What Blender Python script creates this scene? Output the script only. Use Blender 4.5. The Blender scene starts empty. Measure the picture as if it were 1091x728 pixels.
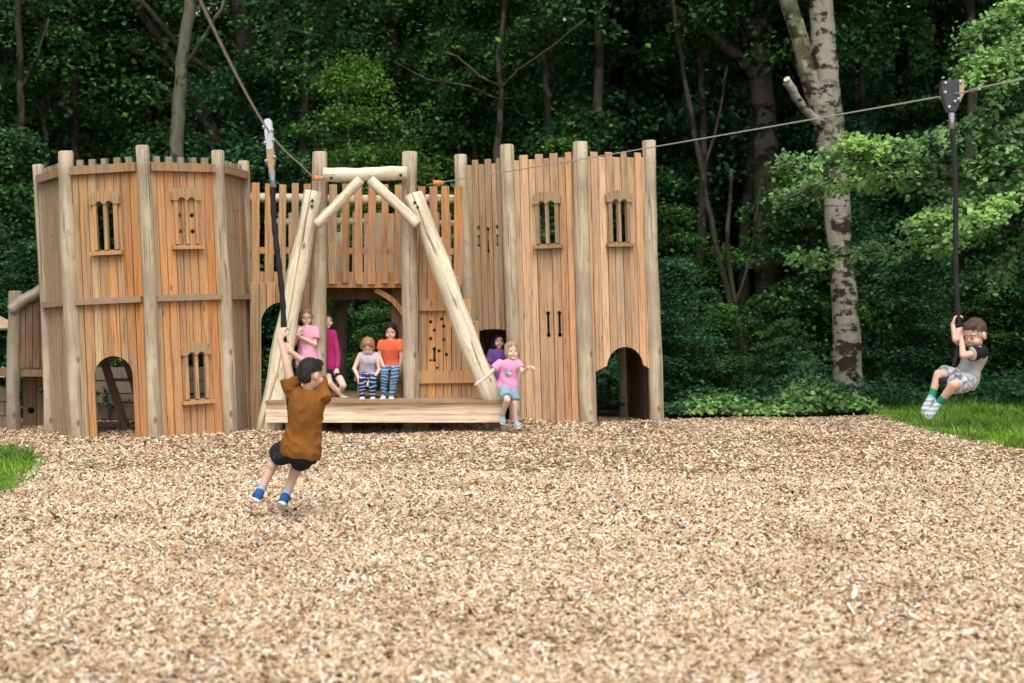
import bpy, bmesh, math, random
import numpy as np
from mathutils import Vector, Matrix, noise
SC = bpy.context.scene
COL = SC.collection
R = math.radians
F = 1516.0; CX = 545.5; HY = 337.0; CAMZ = 1.5
def P(px, py, Y): return Vector(((px-CX)*Y/F, Y, CAMZ-(py-HY)*Y/F))
def PX(px, Y): return (px-CX)*Y/F
def PZ(py, Y): return CAMZ-(py-HY)*Y/F
random.seed(7); RNG = np.random.default_rng(7)
def sstep(a, b, x):
    t = np.clip((x-a)/(b-a), 0, 1); return t*t*(3-2*t)
def gh(x, y):
    """height of the ground"""
    x = np.asarray(x, dtype=float); y = np.asarray(y, dtype=float)
    h = 0.035*sstep(14.5, 18.6, y)*sstep(-3.2, 0.5, x)
    h = h + 0.05*sstep(4.9, 7.0, x)*sstep(15.0, 18.5, y)
    h = h - 0.035*np.exp(-(((x+1.75)/.55)**2+((y-10.2)/.45)**2))
    h = h + 0.02*np.sin(x*1.3+y*0.7)*np.sin(y*1.1-x*0.4)+0.012*np.sin(x*3.1+1)*np.sin(y*2.7)
    for px_, py_ in ((.0, 19.2), (.95, 18.9), (1.86, 19.3), (-2.6, 17.95)): h = h + .03*np.exp(-((np.hypot(x-px_, y-py_+.12)/.26)**2))
    h = h + .02*np.exp(-(((y-18.98)/.22)**2))*sstep(-.1, .1, x)*sstep(1.0, .8, x)
    h = h + 0.02*np.exp(-((np.hypot(x+4.6, y-18.5)-1.50)/0.16)**2)
    return h
# ---------------------------------------------------------------- objects
W = {}
def tag(o, label=None, cat=None, group=None, kind=None):
    if label: o['label'] = label
    if cat: o['category'] = cat
    if group: o['group'] = group
    if kind: o['kind'] = kind
    return o
def empty(name, loc, label=None, cat=None, group=None):
    o = bpy.data.objects.new(name, None); COL.objects.link(o)
    o.location = loc; o.empty_display_size = 0.2
    W[o.name] = Matrix.Translation(Vector(loc))
    return tag(o, label, cat, group)
def link(name, me, mats, parent=None, M=None, smooth=False):
    if not isinstance(mats, (list, tuple)): mats = [mats]
    for m in mats: me.materials.append(m)
    if smooth: me.shade_smooth()
    o = bpy.data.objects.new(name, me); COL.objects.link(o)
    M = M or Matrix.Identity(4)
    if parent is not None:
        o.parent = parent; o.matrix_parent_inverse = W[parent.name].inverted()
    o.matrix_basis = M; W[o.name] = M.copy()
    return o
def copy_tree(o, parent=None):
    c = o.copy(); COL.objects.link(c); c.parent = parent; W[c.name] = W[o.name].copy()
    for ch in list(o.children): copy_tree(ch, c)
    return c
def frame_z(a, b):
    """matrix with its z axis from a to b"""
    z = (b-a).normalized(); t = Vector((0, -1, 0)) if abs(z.y) < .9 else Vector((1, 0, 0))
    x = t.cross(z).normalized(); y = z.cross(x)
    M = Matrix((x, y, z)).transposed().to_4x4(); M.translation = a; return M
class MB:
    def __init__(s): s.v = []; s.f = []; s.mi = []
    def add(s, vs, fs, m=0):
        b = len(s.v); s.v += [tuple(v) for v in vs]; s.f += [tuple(b+i for i in f) for f in fs]; s.mi += [m]*len(fs); return s
    def box(s, c, d, M=None, m=0):
        c = Vector(c); vs = []
        for z in (-1, 1):
            for x, y in ((-1, -1), (1, -1), (1, 1), (-1, 1)):
                v = Vector((x*d[0]/2, y*d[1]/2, z*d[2]/2))
                if M is not None: v = M @ v
                vs.append(c+v)
        return s.add(vs, [(3,2,1,0),(4,5,6,7),(0,1,5,4),(1,2,6,5),(2,3,7,6),(3,0,4,7)], m)
    def prism(s, poly, z0, z1, M=None, m=0, axis='z'):
        n = len(poly); vs = []
        for z in (z0, z1):
            for p in poly:
                v = Vector((p[0], p[1], z)) if axis == 'z' else Vector((p[0], z, p[1]))
                vs.append(M @ v if M is not None else v)
        fs = [tuple(range(n-1, -1, -1)), tuple(range(n, 2*n))]+[(i, (i+1) % n, n+(i+1) % n, n+i) for i in range(n)]
        return s.add(vs, fs, m)
    def strip(s, xs, lo, hi, y0, y1, m=0):
        """solid in the xz plane between two curves, from y0 to y1"""
        n = len(xs); vs = []
        for x in xs: vs += [(x, y0, lo(x)), (x, y0, hi(x)), (x, y1, lo(x)), (x, y1, hi(x))]
        fs = []
        for i in range(n-1):
            a, b = 4*i, 4*i+4
            fs += [(a, b, b+1, a+1), (a+2, a+3, b+3, b+2), (a+1, b+1, b+3, a+3), (a, a+2, b+2, b)]
        e = 4*(n-1); fs += [(0, 1, 3, 2), (e, e+2, e+3, e+1)]
        return s.add(vs, fs, m)
    def rings(s, rs, cap=True, m=0):
        n = len(rs[0]); vs = [v for r in rs for v in r]; fs = []
        for k in range(len(rs)-1):
            for i in range(n):
                j = (i+1) % n; fs.append((k*n+i, k*n+j, (k+1)*n+j, (k+1)*n+i))
        if cap:
            fs.append(tuple(range(n-1, -1, -1))); e = (len(rs)-1)*n; fs.append(tuple(e+i for i in range(n)))
        return s.add(vs, fs, m)
    def tube(s, pts, rad, n=8, m=0, cap=True, jit=0.0, seed=0):
        pts = [Vector(p) for p in pts]; rs = []; ref = None
        for i, p in enumerate(pts):
            d = (pts[min(i+1, len(pts)-1)]-pts[max(i-1, 0)]).normalized()
            if ref is None: ref = Vector((1, 0, 0)) if abs(d.x) < .8 else Vector((0, 1, 0))
            u = (ref-d*ref.dot(d)).normalized(); ref = u; w = d.cross(u)
            r = rad[i] if isinstance(rad, (list, tuple)) else rad
            ring = []
            for k in range(n):
                a = 2*math.pi*k/n; q = r
                if jit: q = r*(1+jit*noise.noise(Vector((math.cos(a)*.8+seed*3.1, math.sin(a)*.8, i*.35+seed))))
                ring.append(p+(u*math.cos(a)+w*math.sin(a))*q)
            rs.append(ring)
        return s.rings(rs, cap, m)
    def ball(s, c, r, M=None, nu=16, nv=10, m=0):
        c = Vector(c); r = r if isinstance(r, (tuple, list)) else (r, r, r)
        def tr(v):
            v = Vector((v[0]*r[0], v[1]*r[1], v[2]*r[2])); return c+(M @ v if M is not None else v)
        vs = [tr((0, 0, -1))]
        for j in range(1, nv):
            t = -math.pi/2+math.pi*j/nv
            for i in range(nu):
                a = 2*math.pi*i/nu; vs.append(tr((math.cos(t)*math.cos(a), math.cos(t)*math.sin(a), math.sin(t))))
        vs.append(tr((0, 0, 1))); fs = []
        for i in range(nu):
            fs.append((0, 1+(i+1) % nu, 1+i))
            e = 1+(nv-2)*nu; fs.append((len(vs)-1, e+i, e+(i+1) % nu))
        for j in range(nv-2):
            for i in range(nu):
                a = 1+j*nu; fs.append((a+i, a+(i+1) % nu, a+nu+(i+1) % nu, a+nu+i))
        return s.add(vs, fs, m)
    def cap(s, a, b, ra, rb, n=12, m=0, flat=1.0):
        """tapered limb with round ends"""
        a = Vector(a); b = Vector(b); d = (b-a); L = d.length; d = d/L
        t = Vector((1, 0, 0)) if abs(d.x) < .8 else Vector((0, 1, 0))
        u = (t-d*t.dot(d)).normalized(); w = d.cross(u); rs = []
        for q in (-1, -.8, -.5, 0): rs.append((a+d*ra*q, ra*math.sqrt(max(.0, 1-q*q))+1e-4))
        for q in (.33, .66): rs.append((a+d*L*q, ra+(rb-ra)*q))
        for q in (0, .5, .8, 1): rs.append((b+d*rb*q, rb*math.sqrt(max(.0, 1-q*q))+1e-4))
        return s.rings([[c+(u*math.cos(2*math.pi*k/n)+w*math.sin(2*math.pi*k/n)*flat)*r for k in range(n)] for c, r in rs], True, m)
    def loft(s, secs, n=20, m=0):
        """secs: (centre, side vector, front vector) with half sizes as the vectors' lengths"""
        return s.rings([[c+a*math.cos(2*math.pi*k/n)+b*math.sin(2*math.pi*k/n) for k in range(n)] for c, a, b in secs], True, m)
    def mesh(s, name):
        me = bpy.data.meshes.new(name); me.from_pydata(s.v, [], s.f)
        if any(s.mi): me.polygons.foreach_set('material_index', s.mi)
        me.validate(); me.update(); return me
    def build(s, name, mats, parent=None, M=None, smooth=False): return link(name, s.mesh(name), mats, parent, M, smooth)
def recalc(me):
    bm = bmesh.new(); bm.from_mesh(me); bmesh.ops.recalc_face_normals(bm, faces=bm.faces); bm.to_mesh(me); bm.free()
def cut(me, cutter):
    a = bpy.data.objects.new('t', me); b = bpy.data.objects.new('c', cutter.mesh('c'))
    recalc(me); recalc(b.data)
    COL.objects.link(a); COL.objects.link(b)
    md = a.modifiers.new('b', 'BOOLEAN'); md.operation = 'DIFFERENCE'; md.object = b; md.solver = 'EXACT'; md.use_self = True
    dg = bpy.context.evaluated_depsgraph_get(); dg.update()
    r = bpy.data.meshes.new_from_object(a.evaluated_get(dg))
    bpy.data.objects.remove(a); bpy.data.objects.remove(b); return r
def remesh(mb, voxel, smooth=2, wob=0.0, wfreq=9.0, seed=0, fold=False):
    me = mb.mesh('r'); recalc(me)
    a = bpy.data.objects.new('t', me); COL.objects.link(a)
    md = a.modifiers.new('r', 'REMESH'); md.mode = 'VOXEL'; md.voxel_size = voxel
    if smooth:
        sm = a.modifiers.new('s', 'SMOOTH'); sm.factor = .5; sm.iterations = smooth
    dg = bpy.context.evaluated_depsgraph_get(); dg.update()
    r = bpy.data.meshes.new_from_object(a.evaluated_get(dg)); bpy.data.objects.remove(a)
    if wob:
        nv = len(r.vertices); co = np.empty(nv*3, np.float32); no = np.empty(nv*3, np.float32); r.vertices.foreach_get('co', co); r.vertices.foreach_get('normal', no)
        co = co.reshape(-1, 3); no = no.reshape(-1, 3); am = np.empty(nv, np.float32)
        for i in range(nv):
            q = Vector((co[i][0]*wfreq, co[i][1]*wfreq, co[i][2]*wfreq*.6))+Vector((seed*7.3, 0, 0)); am[i] = (noise.noise(q)+.5*noise.noise(q*2.3)) if not fold else (1.0-2.6*abs(noise.noise(Vector((q.x*.75+q.z*.9, q.y*.75, q.z*.6-q.x*.5)))))*.75+.35*noise.noise(q*.7)
        r.vertices.foreach_set('co', (co+no*(wob*am)[:, None]).ravel()); r.update()
    r.shade_smooth(); return r
def npmesh(name, V, nper, nverts_face=4):
    """mesh of separate faces, each with nverts_face vertices; V (N*nper,3)"""
    me = bpy.data.meshes.new(name); nv = len(V); nf = nv//nverts_face
    me.vertices.add(nv); me.vertices.foreach_set('co', V.astype(np.float32).ravel())
    me.loops.add(nv); me.loops.foreach_set('vertex_index', np.arange(nv, dtype=np.int32))
    me.polygons.add(nf); me.polygons.foreach_set('loop_start', np.arange(0, nv, nverts_face, dtype=np.int32))
    me.polygons.foreach_set('loop_total', np.full(nf, nverts_face, dtype=np.int32))
    me.update(calc_edges=True); return me
# ---------------------------------------------------------------- materials
class NT:
    def __init__(s, name):
        s.m = bpy.data.materials.new(name); s.m.use_nodes = True; s.t = s.m.node_tree; s.t.nodes.clear()
        s.out = s.n('ShaderNodeOutputMaterial')
    def n(s, ty, **kw):
        o = s.t.nodes.new(ty)
        for k, v in kw.items():
            if k.startswith('i_'): o.inputs[int(k[2:]) if k[2:].isdigit() else k[2:].replace('_', ' ')].default_value = v
            else: setattr(o, k, v)
        return o
    def l(s, a, b): s.t.links.new(a, b)
    def ramp(s, fac, stops, interp='LINEAR'):
        r = s.n('ShaderNodeValToRGB'); r.color_ramp.interpolation = interp
        e = r.color_ramp.elements
        while len(e) > 1: e.remove(e[-1])
        e[0].position = stops[0][0]; e[0].color = (*stops[0][1], 1)
        for p, c in stops[1:]:
            q = e.new(p); q.color = (*c, 1)
        s.l(fac, r.inputs[0]); return r.outputs[0]
    def mix(s, fac, a, b, mode='MIX'):
        r = s.n('ShaderNodeMix', data_type='RGBA', blend_type=mode)
        for q, i in ((fac, 0), (a, 6), (b, 7)):
            if hasattr(q, 'is_linked'): s.l(q, r.inputs[i])
            elif isinstance(q, tuple): r.inputs[i].default_value = (*q, 1)
            else: r.inputs[i].default_value = q
        return r.outputs[2]
    def noise(s, vec, scale, detail=3, rough=.5):
        r = s.n('ShaderNodeTexNoise'); r.inputs['Scale'].default_value = scale; r.inputs['Detail'].default_value = detail; r.inputs['Roughness'].default_value = rough
        if vec is not None: s.l(vec, r.inputs['Vector'])
        return r.outputs[0]
    def math(s, op, a, b=0.0, clamp=False):
        r = s.n('ShaderNodeMath', operation=op, use_clamp=clamp)
        for q, i in ((a, 0), (b, 1)):
            if hasattr(q, 'is_linked'): s.l(q, r.inputs[i])
            else: r.inputs[i].default_value = q
        return r.outputs[0]
    def coord(s, scale=(1, 1, 1), island=0.0):
        tc = s.n('ShaderNodeTexCoord'); v = tc.outputs['Object']
        if island:
            g = s.n('ShaderNodeNewGeometry'); vm = s.n('ShaderNodeVectorMath', operation='ADD')
            mm = s.n('ShaderNodeVectorMath', operation='SCALE'); mm.inputs[0].default_value = (7, 3, 11)
            s.l(s.math('MULTIPLY', g.outputs['Random Per Island'], island), mm.inputs['Scale'])
            s.l(v, vm.inputs[0]); s.l(mm.outputs[0], vm.inputs[1]); v = vm.outputs[0]
        mp = s.n('ShaderNodeMapping'); mp.inputs['Scale'].default_value = scale; s.l(v, mp.inputs[0]); return mp.outputs[0]
    def island(s): return s.n('ShaderNodeNewGeometry').outputs['Random Per Island']
    def bsdf(s, col, rough=.8, spec=.3, bump=None, bstr=.3, bdist=.01, transl=0.0, sub=0.0):
        b = s.n('ShaderNodeBsdfPrincipled')
        if hasattr(col, 'is_linked'): s.l(col, b.inputs['Base Color'])
        else: b.inputs['Base Color'].default_value = (*col, 1)
        if hasattr(rough, 'is_linked'): s.l(rough, b.inputs['Roughness'])
        else: b.inputs['Roughness'].default_value = rough
        b.inputs['Specular IOR Level'].default_value = spec
        if bump is not None:
            bp = s.n('ShaderNodeBump'); bp.inputs['Strength'].default_value = bstr; bp.inputs['Distance'].default_value = bdist
            s.l(bump, bp.inputs['Height']); s.l(bp.outputs[0], b.inputs['Normal'])
        if sub: b.inputs['Subsurface Weight'].default_value = sub; b.inputs['Subsurface Radius'].default_value = (.012, .005, .003); b.inputs['Subsurface Scale'].default_value = 1.0
        sh = b.outputs[0]
        if transl:
            t = s.n('ShaderNodeBsdfTranslucent'); 
            if hasattr(col, 'is_linked'): s.l(col, t.inputs[0])
            else: t.inputs[0].default_value = (*col, 1)
            mx = s.n('ShaderNodeMixShader'); mx.inputs[0].default_value = transl
            s.l(sh, mx.inputs[1]); s.l(t.outputs[0], mx.inputs[2]); sh = mx.outputs[0]
        s.l(sh, s.out.inputs[0]); s.b = b; return s.m
def mat_plank(name, stops, grey=.35):
    t = NT(name); isl = t.island()
    base = t.ramp(isl, stops); sat = t.n('ShaderNodeHueSaturation'); sat.inputs['Saturation'].default_value = 1.05; t.l(t.math('ADD', t.math('MULTIPLY', t.math('FRACT', t.math('MULTIPLY', isl, 37.0)), .36), .86), sat.inputs['Value']); t.l(base, sat.inputs['Color']); base = sat.outputs[0]
    g = t.noise(t.coord((42, 42, 1.6), 1.0), 1.0, 8, .68)
    dk = t.ramp(g, [(.30, (.34, .27, .22)), (.41, (.70, .63, .56)), (.50, (1.0, .97, .94)), (.60, (1.16, 1.14, 1.1)), (.67, (.74, .67, .60)), (.76, (1.02, .98, .94))])
    c = t.mix(1.0, base, dk, 'MULTIPLY')
    w = t.noise(t.coord((2.2, 2.2, .55), .6), 1.3, 5, .6)
    wf = t.math('MULTIPLY', t.ramp(w, [(.42, (0, 0, 0)), (.68, (1, 1, 1))]), grey)
    c = t.mix(wf, c, (.30, .255, .21))
    gy = t.noise(t.coord((1.1, 1.1, .9), .15), 1.0, 5, .6); c = t.mix(t.math('MULTIPLY', t.ramp(gy, [(.46, (0, 0, 0)), (.62, (1, 1, 1))]), .22), c, (.30, .235, .17))
    vo = t.n('ShaderNodeTexVoronoi', feature='F1'); vo.inputs['Scale'].default_value = 1.0; t.l(t.coord((5.5, 5.5, 1.9), 1.0), vo.inputs['Vector'])
    kn = t.ramp(vo.outputs['Distance'], [(.0, (1, 1, 1)), (.055, (.85, .85, .85)), (.10, (0, 0, 0))])
    c = t.mix(t.math('MULTIPLY', kn, .75), c, (.10, .05, .028))
    return t.bsdf(c, .78, .25, g, .35, .006)
def mat_log(name, a, b, dirt=(.20, .155, .11)):
    t = NT(name)
    g = t.noise(t.coord((14, 14, .9), 1.0), 1.3, 7, .65)
    c = t.ramp(g, [(.32, tuple(x*.62 for x in b)), (.46, b), (.6, a), (.78, tuple(x*.8 for x in a))])
    w = t.noise(t.coord((2.5, 2.5, 1.2), 1.0), 1.6, 5, .65)
    c = t.mix(t.math('MULTIPLY', t.ramp(w, [(.45, (0, 0, 0)), (.7, (1, 1, 1))]), .6), c, dirt)
    vo = t.n('ShaderNodeTexVoronoi', feature='F1'); vo.inputs['Scale'].default_value = 1.0; t.l(t.coord((4.0, 4.0, 2.2), 1.0), vo.inputs['Vector'])
    kn = t.ramp(vo.outputs['Distance'], [(.0, (1, 1, 1)), (.07, (.8, .8, .8)), (.13, (0, 0, 0))])
    c = t.mix(t.math('MULTIPLY', kn, .85), c, (.12, .07, .04))
    bl = t.noise(t.coord((7, 7, 5), 1.0), 1.2, 5, .7); c = t.mix(t.math('MULTIPLY', t.ramp(bl, [(.54, (0, 0, 0)), (.66, (1, 1, 1))]), .5), c, tuple(x*.62 for x in b))
    ck = t.noise(t.coord((34, 34, .35), 1.0), 1.0, 3, .5)
    c = t.mix(t.math('MULTIPLY', t.ramp(ck, [(.60, (0, 0, 0)), (.63, (1, 1, 1))]), .7), c, (.09, .06, .04))
    return t.bsdf(c, .75, .25, g, .4, .01)
def mat_leaf(name, stops, transl=.3, rough=.5, spec=.35):
    t = NT(name); c = t.ramp(t.island(), stops)
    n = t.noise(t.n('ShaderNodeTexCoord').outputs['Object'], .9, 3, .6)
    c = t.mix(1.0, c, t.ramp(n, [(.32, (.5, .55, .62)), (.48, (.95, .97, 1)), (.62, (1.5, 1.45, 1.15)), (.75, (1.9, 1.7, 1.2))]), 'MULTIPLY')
    return t.bsdf(c, rough, spec, transl=transl)
def mat_plain(name, col, rough=.7, spec=.3, var=.18, scale=12, bump=0.0, metallic=0.0, sub=0.0):
    t = NT(name)
    n = t.noise(t.coord((1, 1, 1)), scale, 4, .6)
    c = t.mix(n, tuple(x*(1-var) for x in col), tuple(min(1, x*(1+var)) for x in col))
    m = t.bsdf(c, rough, spec, n if bump else None, bump or .3, .006, sub=sub); t.b.inputs['Metallic'].default_value = metallic; return m
def mat_bark(name, a, b, patch, pf=.5, moss=None, band=False):
    t = NT(name)
    g = t.noise(t.coord((5, 5, 1.6)), 2.2, 8, .7)
    c = t.ramp(g, [(.33, b), (.5, a), (.72, tuple(x*1.2 for x in a))])
    w = t.noise(t.coord((1.6, 1.6, 2.4 if band else .9)), 1.9, 5, .62)
    c = t.mix(t.ramp(w, [(pf, (0, 0, 0)), (pf+.05, (1, 1, 1))]), c, patch)
    if band:
        k = t.noise(t.coord((1.5, 1.5, 9)), 1.5, 4, .6)
        c = t.mix(t.math('MULTIPLY', t.ramp(k, [(.56, (0, 0, 0)), (.62, (1, 1, 1))]), .55), c, tuple(x*1.3 for x in patch))
    if moss:
        k = t.noise(t.coord((1, 1, .5)), 1.1, 5, .65)
        c = t.mix(t.ramp(k, [(.58, (0, 0, 0)), (.68, (1, 1, 1))]), c, moss)
    return t.bsdf(c, .9, .2, g, .8, .03)
M = {}
M['plank'] = mat_plank('larch_planks', [(0, (0.473, 0.22, 0.0849)), (.2, (0.515, 0.281, 0.13)), (.35, (0.421, 0.224, 0.102)), (.5, (0.555, 0.332, 0.161)), (.65, (0.494, 0.24, 0.0938)), (.78, (0.535, 0.368, 0.211)), (.9, (0.443, 0.276, 0.143)), (1, (0.515, 0.389, 0.242))], .42)
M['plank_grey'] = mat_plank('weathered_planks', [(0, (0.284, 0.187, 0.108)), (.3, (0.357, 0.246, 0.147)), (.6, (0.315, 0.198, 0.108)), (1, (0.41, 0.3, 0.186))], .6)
M['plank_pale'] = mat_plank('pale_larch_planks', [(0, (0.515, 0.313, 0.176)), (.18, (0.566, 0.391, 0.249)), (.36, (0.515, 0.282, 0.146)), (.52, (0.597, 0.438, 0.293)), (.68, (0.484, 0.313, 0.185)), (.84, (0.566, 0.375, 0.225)), (1, (0.505, 0.407, 0.293))], .3)
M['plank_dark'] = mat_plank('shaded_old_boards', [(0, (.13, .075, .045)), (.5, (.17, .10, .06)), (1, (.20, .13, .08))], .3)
M['log'] = mat_log('peeled_log', (0.549, 0.462, 0.337), (0.431, 0.343, 0.235), (0.284, 0.224, 0.156))
M['log_pale'] = mat_log('fresh_peeled_log', (0.76, 0.687, 0.522), (0.66, 0.576, 0.418), (0.48, 0.394, 0.266))
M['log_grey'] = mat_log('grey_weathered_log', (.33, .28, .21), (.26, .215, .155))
M['sleeper'] = mat_plank('old_sleepers', [(0, (.20, .155, .11)), (.5, (.25, .20, .145)), (1, (.30, .235, .165))], .6)
M['beam'] = mat_plank('pale_beam', [(0, (0.782, 0.647, 0.494)), (1, (0.736, 0.598, 0.455))], .12)
M['bolt'] = mat_plain('galvanised_steel', (.45, .45, .46), .4, .5, .1, metallic=.8)
M['dark'] = mat_plain('black_rubber', (.012, .012, .014), .55, .4, .3, 40)
M['steelplate'] = mat_plain('dark_plate', (.05, .055, .06), .4, .5, .2, metallic=.3)
M['white'] = mat_plain('white_steel', (.62, .64, .67), .35, .5, .05)
M['tan'] = mat_plain('tan_plate', (.45, .32, .18), .5, .4, .15)
M['orange'] = mat_plain('orange_plastic', (.85, .22, .04), .5, .4, .1)
M['wire'] = mat_plain('steel_cable', (.42, .42, .42), .45, .5, .2, 60, metallic=.4)
EXPO = 0.55
# ---------------------------------------------------------------- castle helpers
def pframe(A, B, z=0.0):
    A = Vector((A[0], A[1], z)); B = Vector((B[0], B[1], z)); x = (B-A).normalized(); zz = Vector((0, 0, 1)); y = zz.cross(x)
    Mx = Matrix((x, y, zz)).transposed().to_4x4(); Mx.translation = A; return Mx, (B-A).length
def planks(w, zb, zt, pw=.105, gap=.007, th=.026, x0=.0, topj=None, rnd=None):
    rnd = rnd or random; mb = MB(); x = x0; i = 0
    while x < w-.03:
        q = pw*rnd.uniform(.82, 1.2)
        if x+q > w-.035: q = w-x
        b = zb(x+q/2) if callable(zb) else zb; t = zt(x+q/2) if callable(zt) else zt
        if topj: t += topj(i)
        c = .005; y = rnd.uniform(-.004, .004); a0 = x+gap/2; a1 = x+q-gap/2; t0 = -th/2+y; t1 = th/2+y; sk = rnd.uniform(-.004, .004)
        pr = [(a0, t0+c), (a0+c, t0), (a1-c, t0), (a1, t0+c), (a1, t1), (a0, t1)]
        mb.add([(p[0], p[1], b) for p in pr]+[(p[0]+sk, p[1], (b+t)/2) for p in pr]+[(p[0], p[1], t+.003*k) for k, p in enumerate(pr)],
               [(5,4,3,2,1,0), (12,13,14,15,16,17)]+[(r*6+k, r*6+(k+1) % 6, (r+1)*6+(k+1) % 6, (r+1)*6+k) for r in range(2) for k in range(6)])
        x += q; i += 1
    return mb
def archcut(mb, xc, w, z0, z1, n=20):
    """opening with a round head"""
    r = w/2; pts = [(xc-r, z0), (xc+r, z0)]+[(xc+r*math.cos(math.pi*k/n), z1-r+r*math.sin(math.pi*k/n)) for k in range(n+1)]
    mb.prism(pts, -.3, .3, axis='y')
def cyl(mb, xc, zc, r, n=14): mb.prism([(xc+r*math.cos(2*math.pi*k/n), zc+r*math.sin(2*math.pi*k/n)) for k in range(n)], -.2, .2, axis='y')
def slot(mb, xc, z0, z1, r=.022, w=.013):
    pts = []; n = 12
    a0 = math.asin(w/r)
    for k in range(n+1): a = math.pi/2+a0+(2*math.pi-2*a0)*k/n; pts.append((xc+r*math.cos(a), z0+r*math.sin(a)))
    for k in range(n+1): a = -math.pi/2+a0+(2*math.pi-2*a0)*k/n; pts.append((xc+r*math.cos(a), z1+r*math.sin(a)))
    mb.prism(pts, -.2, .2, axis='y')
def wall_panel(parent, A, B, zb, zt, mat, x0=.05, x1=None, cuts=None, topj=None, pw=.105, seed=0, name='wall_panel', label=None):
    Mx, w = pframe(A, B); rnd = random.Random(seed)
    mb = planks((w-.05) if x1 is None else x1, zb, zt, pw, topj=topj, rnd=rnd, x0=x0); me = mb.mesh(name)
    if cuts is not None and cuts.v: me = cut(me, cuts)
    o = link(name, me, mat, parent, Mx)
    if label: o['label'] = label
    return o, Mx, w
def window_frame(panel, Mx, u, z0, z1, w=.34, blind=False, mat=None):
    z1 += .035
    """surround of two narrow lights under a scalloped head"""
    mat = mat or M['plank']; mb = MB(); y1 = -.017; y0 = -.055; h = z1-z0; x0 = u-w/2; x1 = u+w/2
    mb.box((x0+.025, (y0+y1)/2, z0+h*.46), (.05, y1-y0, h*.86)); mb.box((x1-.025, (y0+y1)/2, z0+h*.46), (.05, y1-y0, h*.86)); mb.box((u, (y0+y1)/2, z0+h*.46), (.040, y1-y0-.004, h*.86))
    n = 33; xs = [x0-.035+(w+.07)*k/(n-1) for k in range(n)]; zh = z0+h*.80; ri = (w/2-.055)/1.0
    def hi(x):
        q = (x-u)/(w/2+.035); return z1-.055+.065*math.sqrt(max(0, 1-q*q))-.012*(abs(q) > .93)
    def lo(x):
        for c in (u-w*.203, u+w*.203):
            q = (x-c)/.045
            if abs(q) < 1: return zh+.04*math.sqrt(1-q*q)-.01
        return zh-.01
    mb.strip(xs, lo, hi, y0-.014, y1+.004)
    f = mb.build('window_frame', mat, panel, Mx)
    s = MB(); s.box((u, -.06, z0-.02), (w+.09, .085, .045)); s.build('window_sill', mat, f, Mx)
    return f
def wincut(c, u, z0, z1, w=.34):
    h = z1-z0
    for s in (-1, 1): archcut(c, u+s*w*.203, w/2-.072, z0+.02, z0+h*.86)
def log_post(parent, x, y, z0, z1, r, mat, seed=0, name='log_post', bend=.012, n=18):
    pts = []; m = 14; rnd = random.Random(seed); a = rnd.uniform(0, 6); b = rnd.uniform(.6, 1.4)
    for k in range(m+1):
        t = k/m; pts.append((bend*math.sin(a+t*5*b), bend*math.sin(a*2+t*4), z0+(z1-z0)*t))
    e = .012
    rr = [r*(1.06-.10*k/m+.04*math.sin(k*1.9+a)) for k in range(m+1)]
    pts.append((pts[-1][0], pts[-1][1], z1+e)); rr.append(rr[-1]-e)
    return MB().tube(pts, rr, n, jit=.10, seed=seed).build(name, mat, parent, Matrix.Translation((x, y, 0)), True)
def log_between(parent, a, b, ra, rb, mat, seed=0, name='log', bend=.02, n=18):
    a = Vector(a); b = Vector(b); L = (b-a).length; m = 12; s = random.Random(seed).uniform(0, 6); e = .012
    pts = [(bend*math.sin(s+t*4)*math.sin(math.pi*t), bend*math.sin(2*s+t*3)*math.sin(math.pi*t), L*t) for t in [k/m for k in range(m+1)]]
    rr = [ra+(rb-ra)*k/m+ra*.05*math.sin(k*1.7+s) for k in range(m+1)]
    pts = [(0, 0, -e)]+pts+[(0, 0, L+e)]; rr = [rr[0]-e]+rr+[rr[-1]-e]
    return MB().tube(pts, rr, n, jit=.10, seed=seed).build(name, mat, parent, frame_z(a, b), True)
def smooth_caps(o):
    pass
def bolts(parent, pts, d, r=.022):
    for p in pts:
        q = Vector(p); MB().tube([q, q+Vector(d)*.02], r, 10).build('bolt', M['dark'], parent)
TOP = lambda i: (.035 if i % 2 else -.03)
# ================================================================= left tower (eight sided)
cx, cy, RR = -4.665, 18.62, 1.30
LT = empty('castle_tower', (cx, cy, 0), 'eight-sided timber play castle tower with cap rails and arched doorway, on the left', 'play castle tower')
def vtx(k, r=RR): a = R(-76+45*k); return (cx+r*math.sin(a), cy-r*math.cos(a))
for k in range(8):
    x, y = vtx(k); front = k <= 4
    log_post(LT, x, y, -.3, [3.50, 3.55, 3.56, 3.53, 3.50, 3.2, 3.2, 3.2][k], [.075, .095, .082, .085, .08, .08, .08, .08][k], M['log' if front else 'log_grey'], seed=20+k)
ZC = 3.36
def crenel(parent, Mx, w):
    mb = MB(); mb.box((w/2, -.045, ZC-.05), (w-.16, .07, .10)); mb.build('cap_rail', M['plank_grey'], parent, Mx)
    n = max(2, round((w-.2)/.165)); [MB().box((.10+(w-.2)*(i+.5)/n, .018, ZC+.01), (.078, .05, .15)).build('battlement', M['log_grey'], parent, Mx) for i in range(n)]
def midrail(parent, Mx, w):
    mb = MB(); mb.box((w/2, -.05, 1.70), (w-.15, .07, .075)); mb.build('middle_rail', M['plank_grey'], parent, Mx)
mat_of = ['plank_grey', 'plank', 'plank', 'plank_grey']
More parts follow.
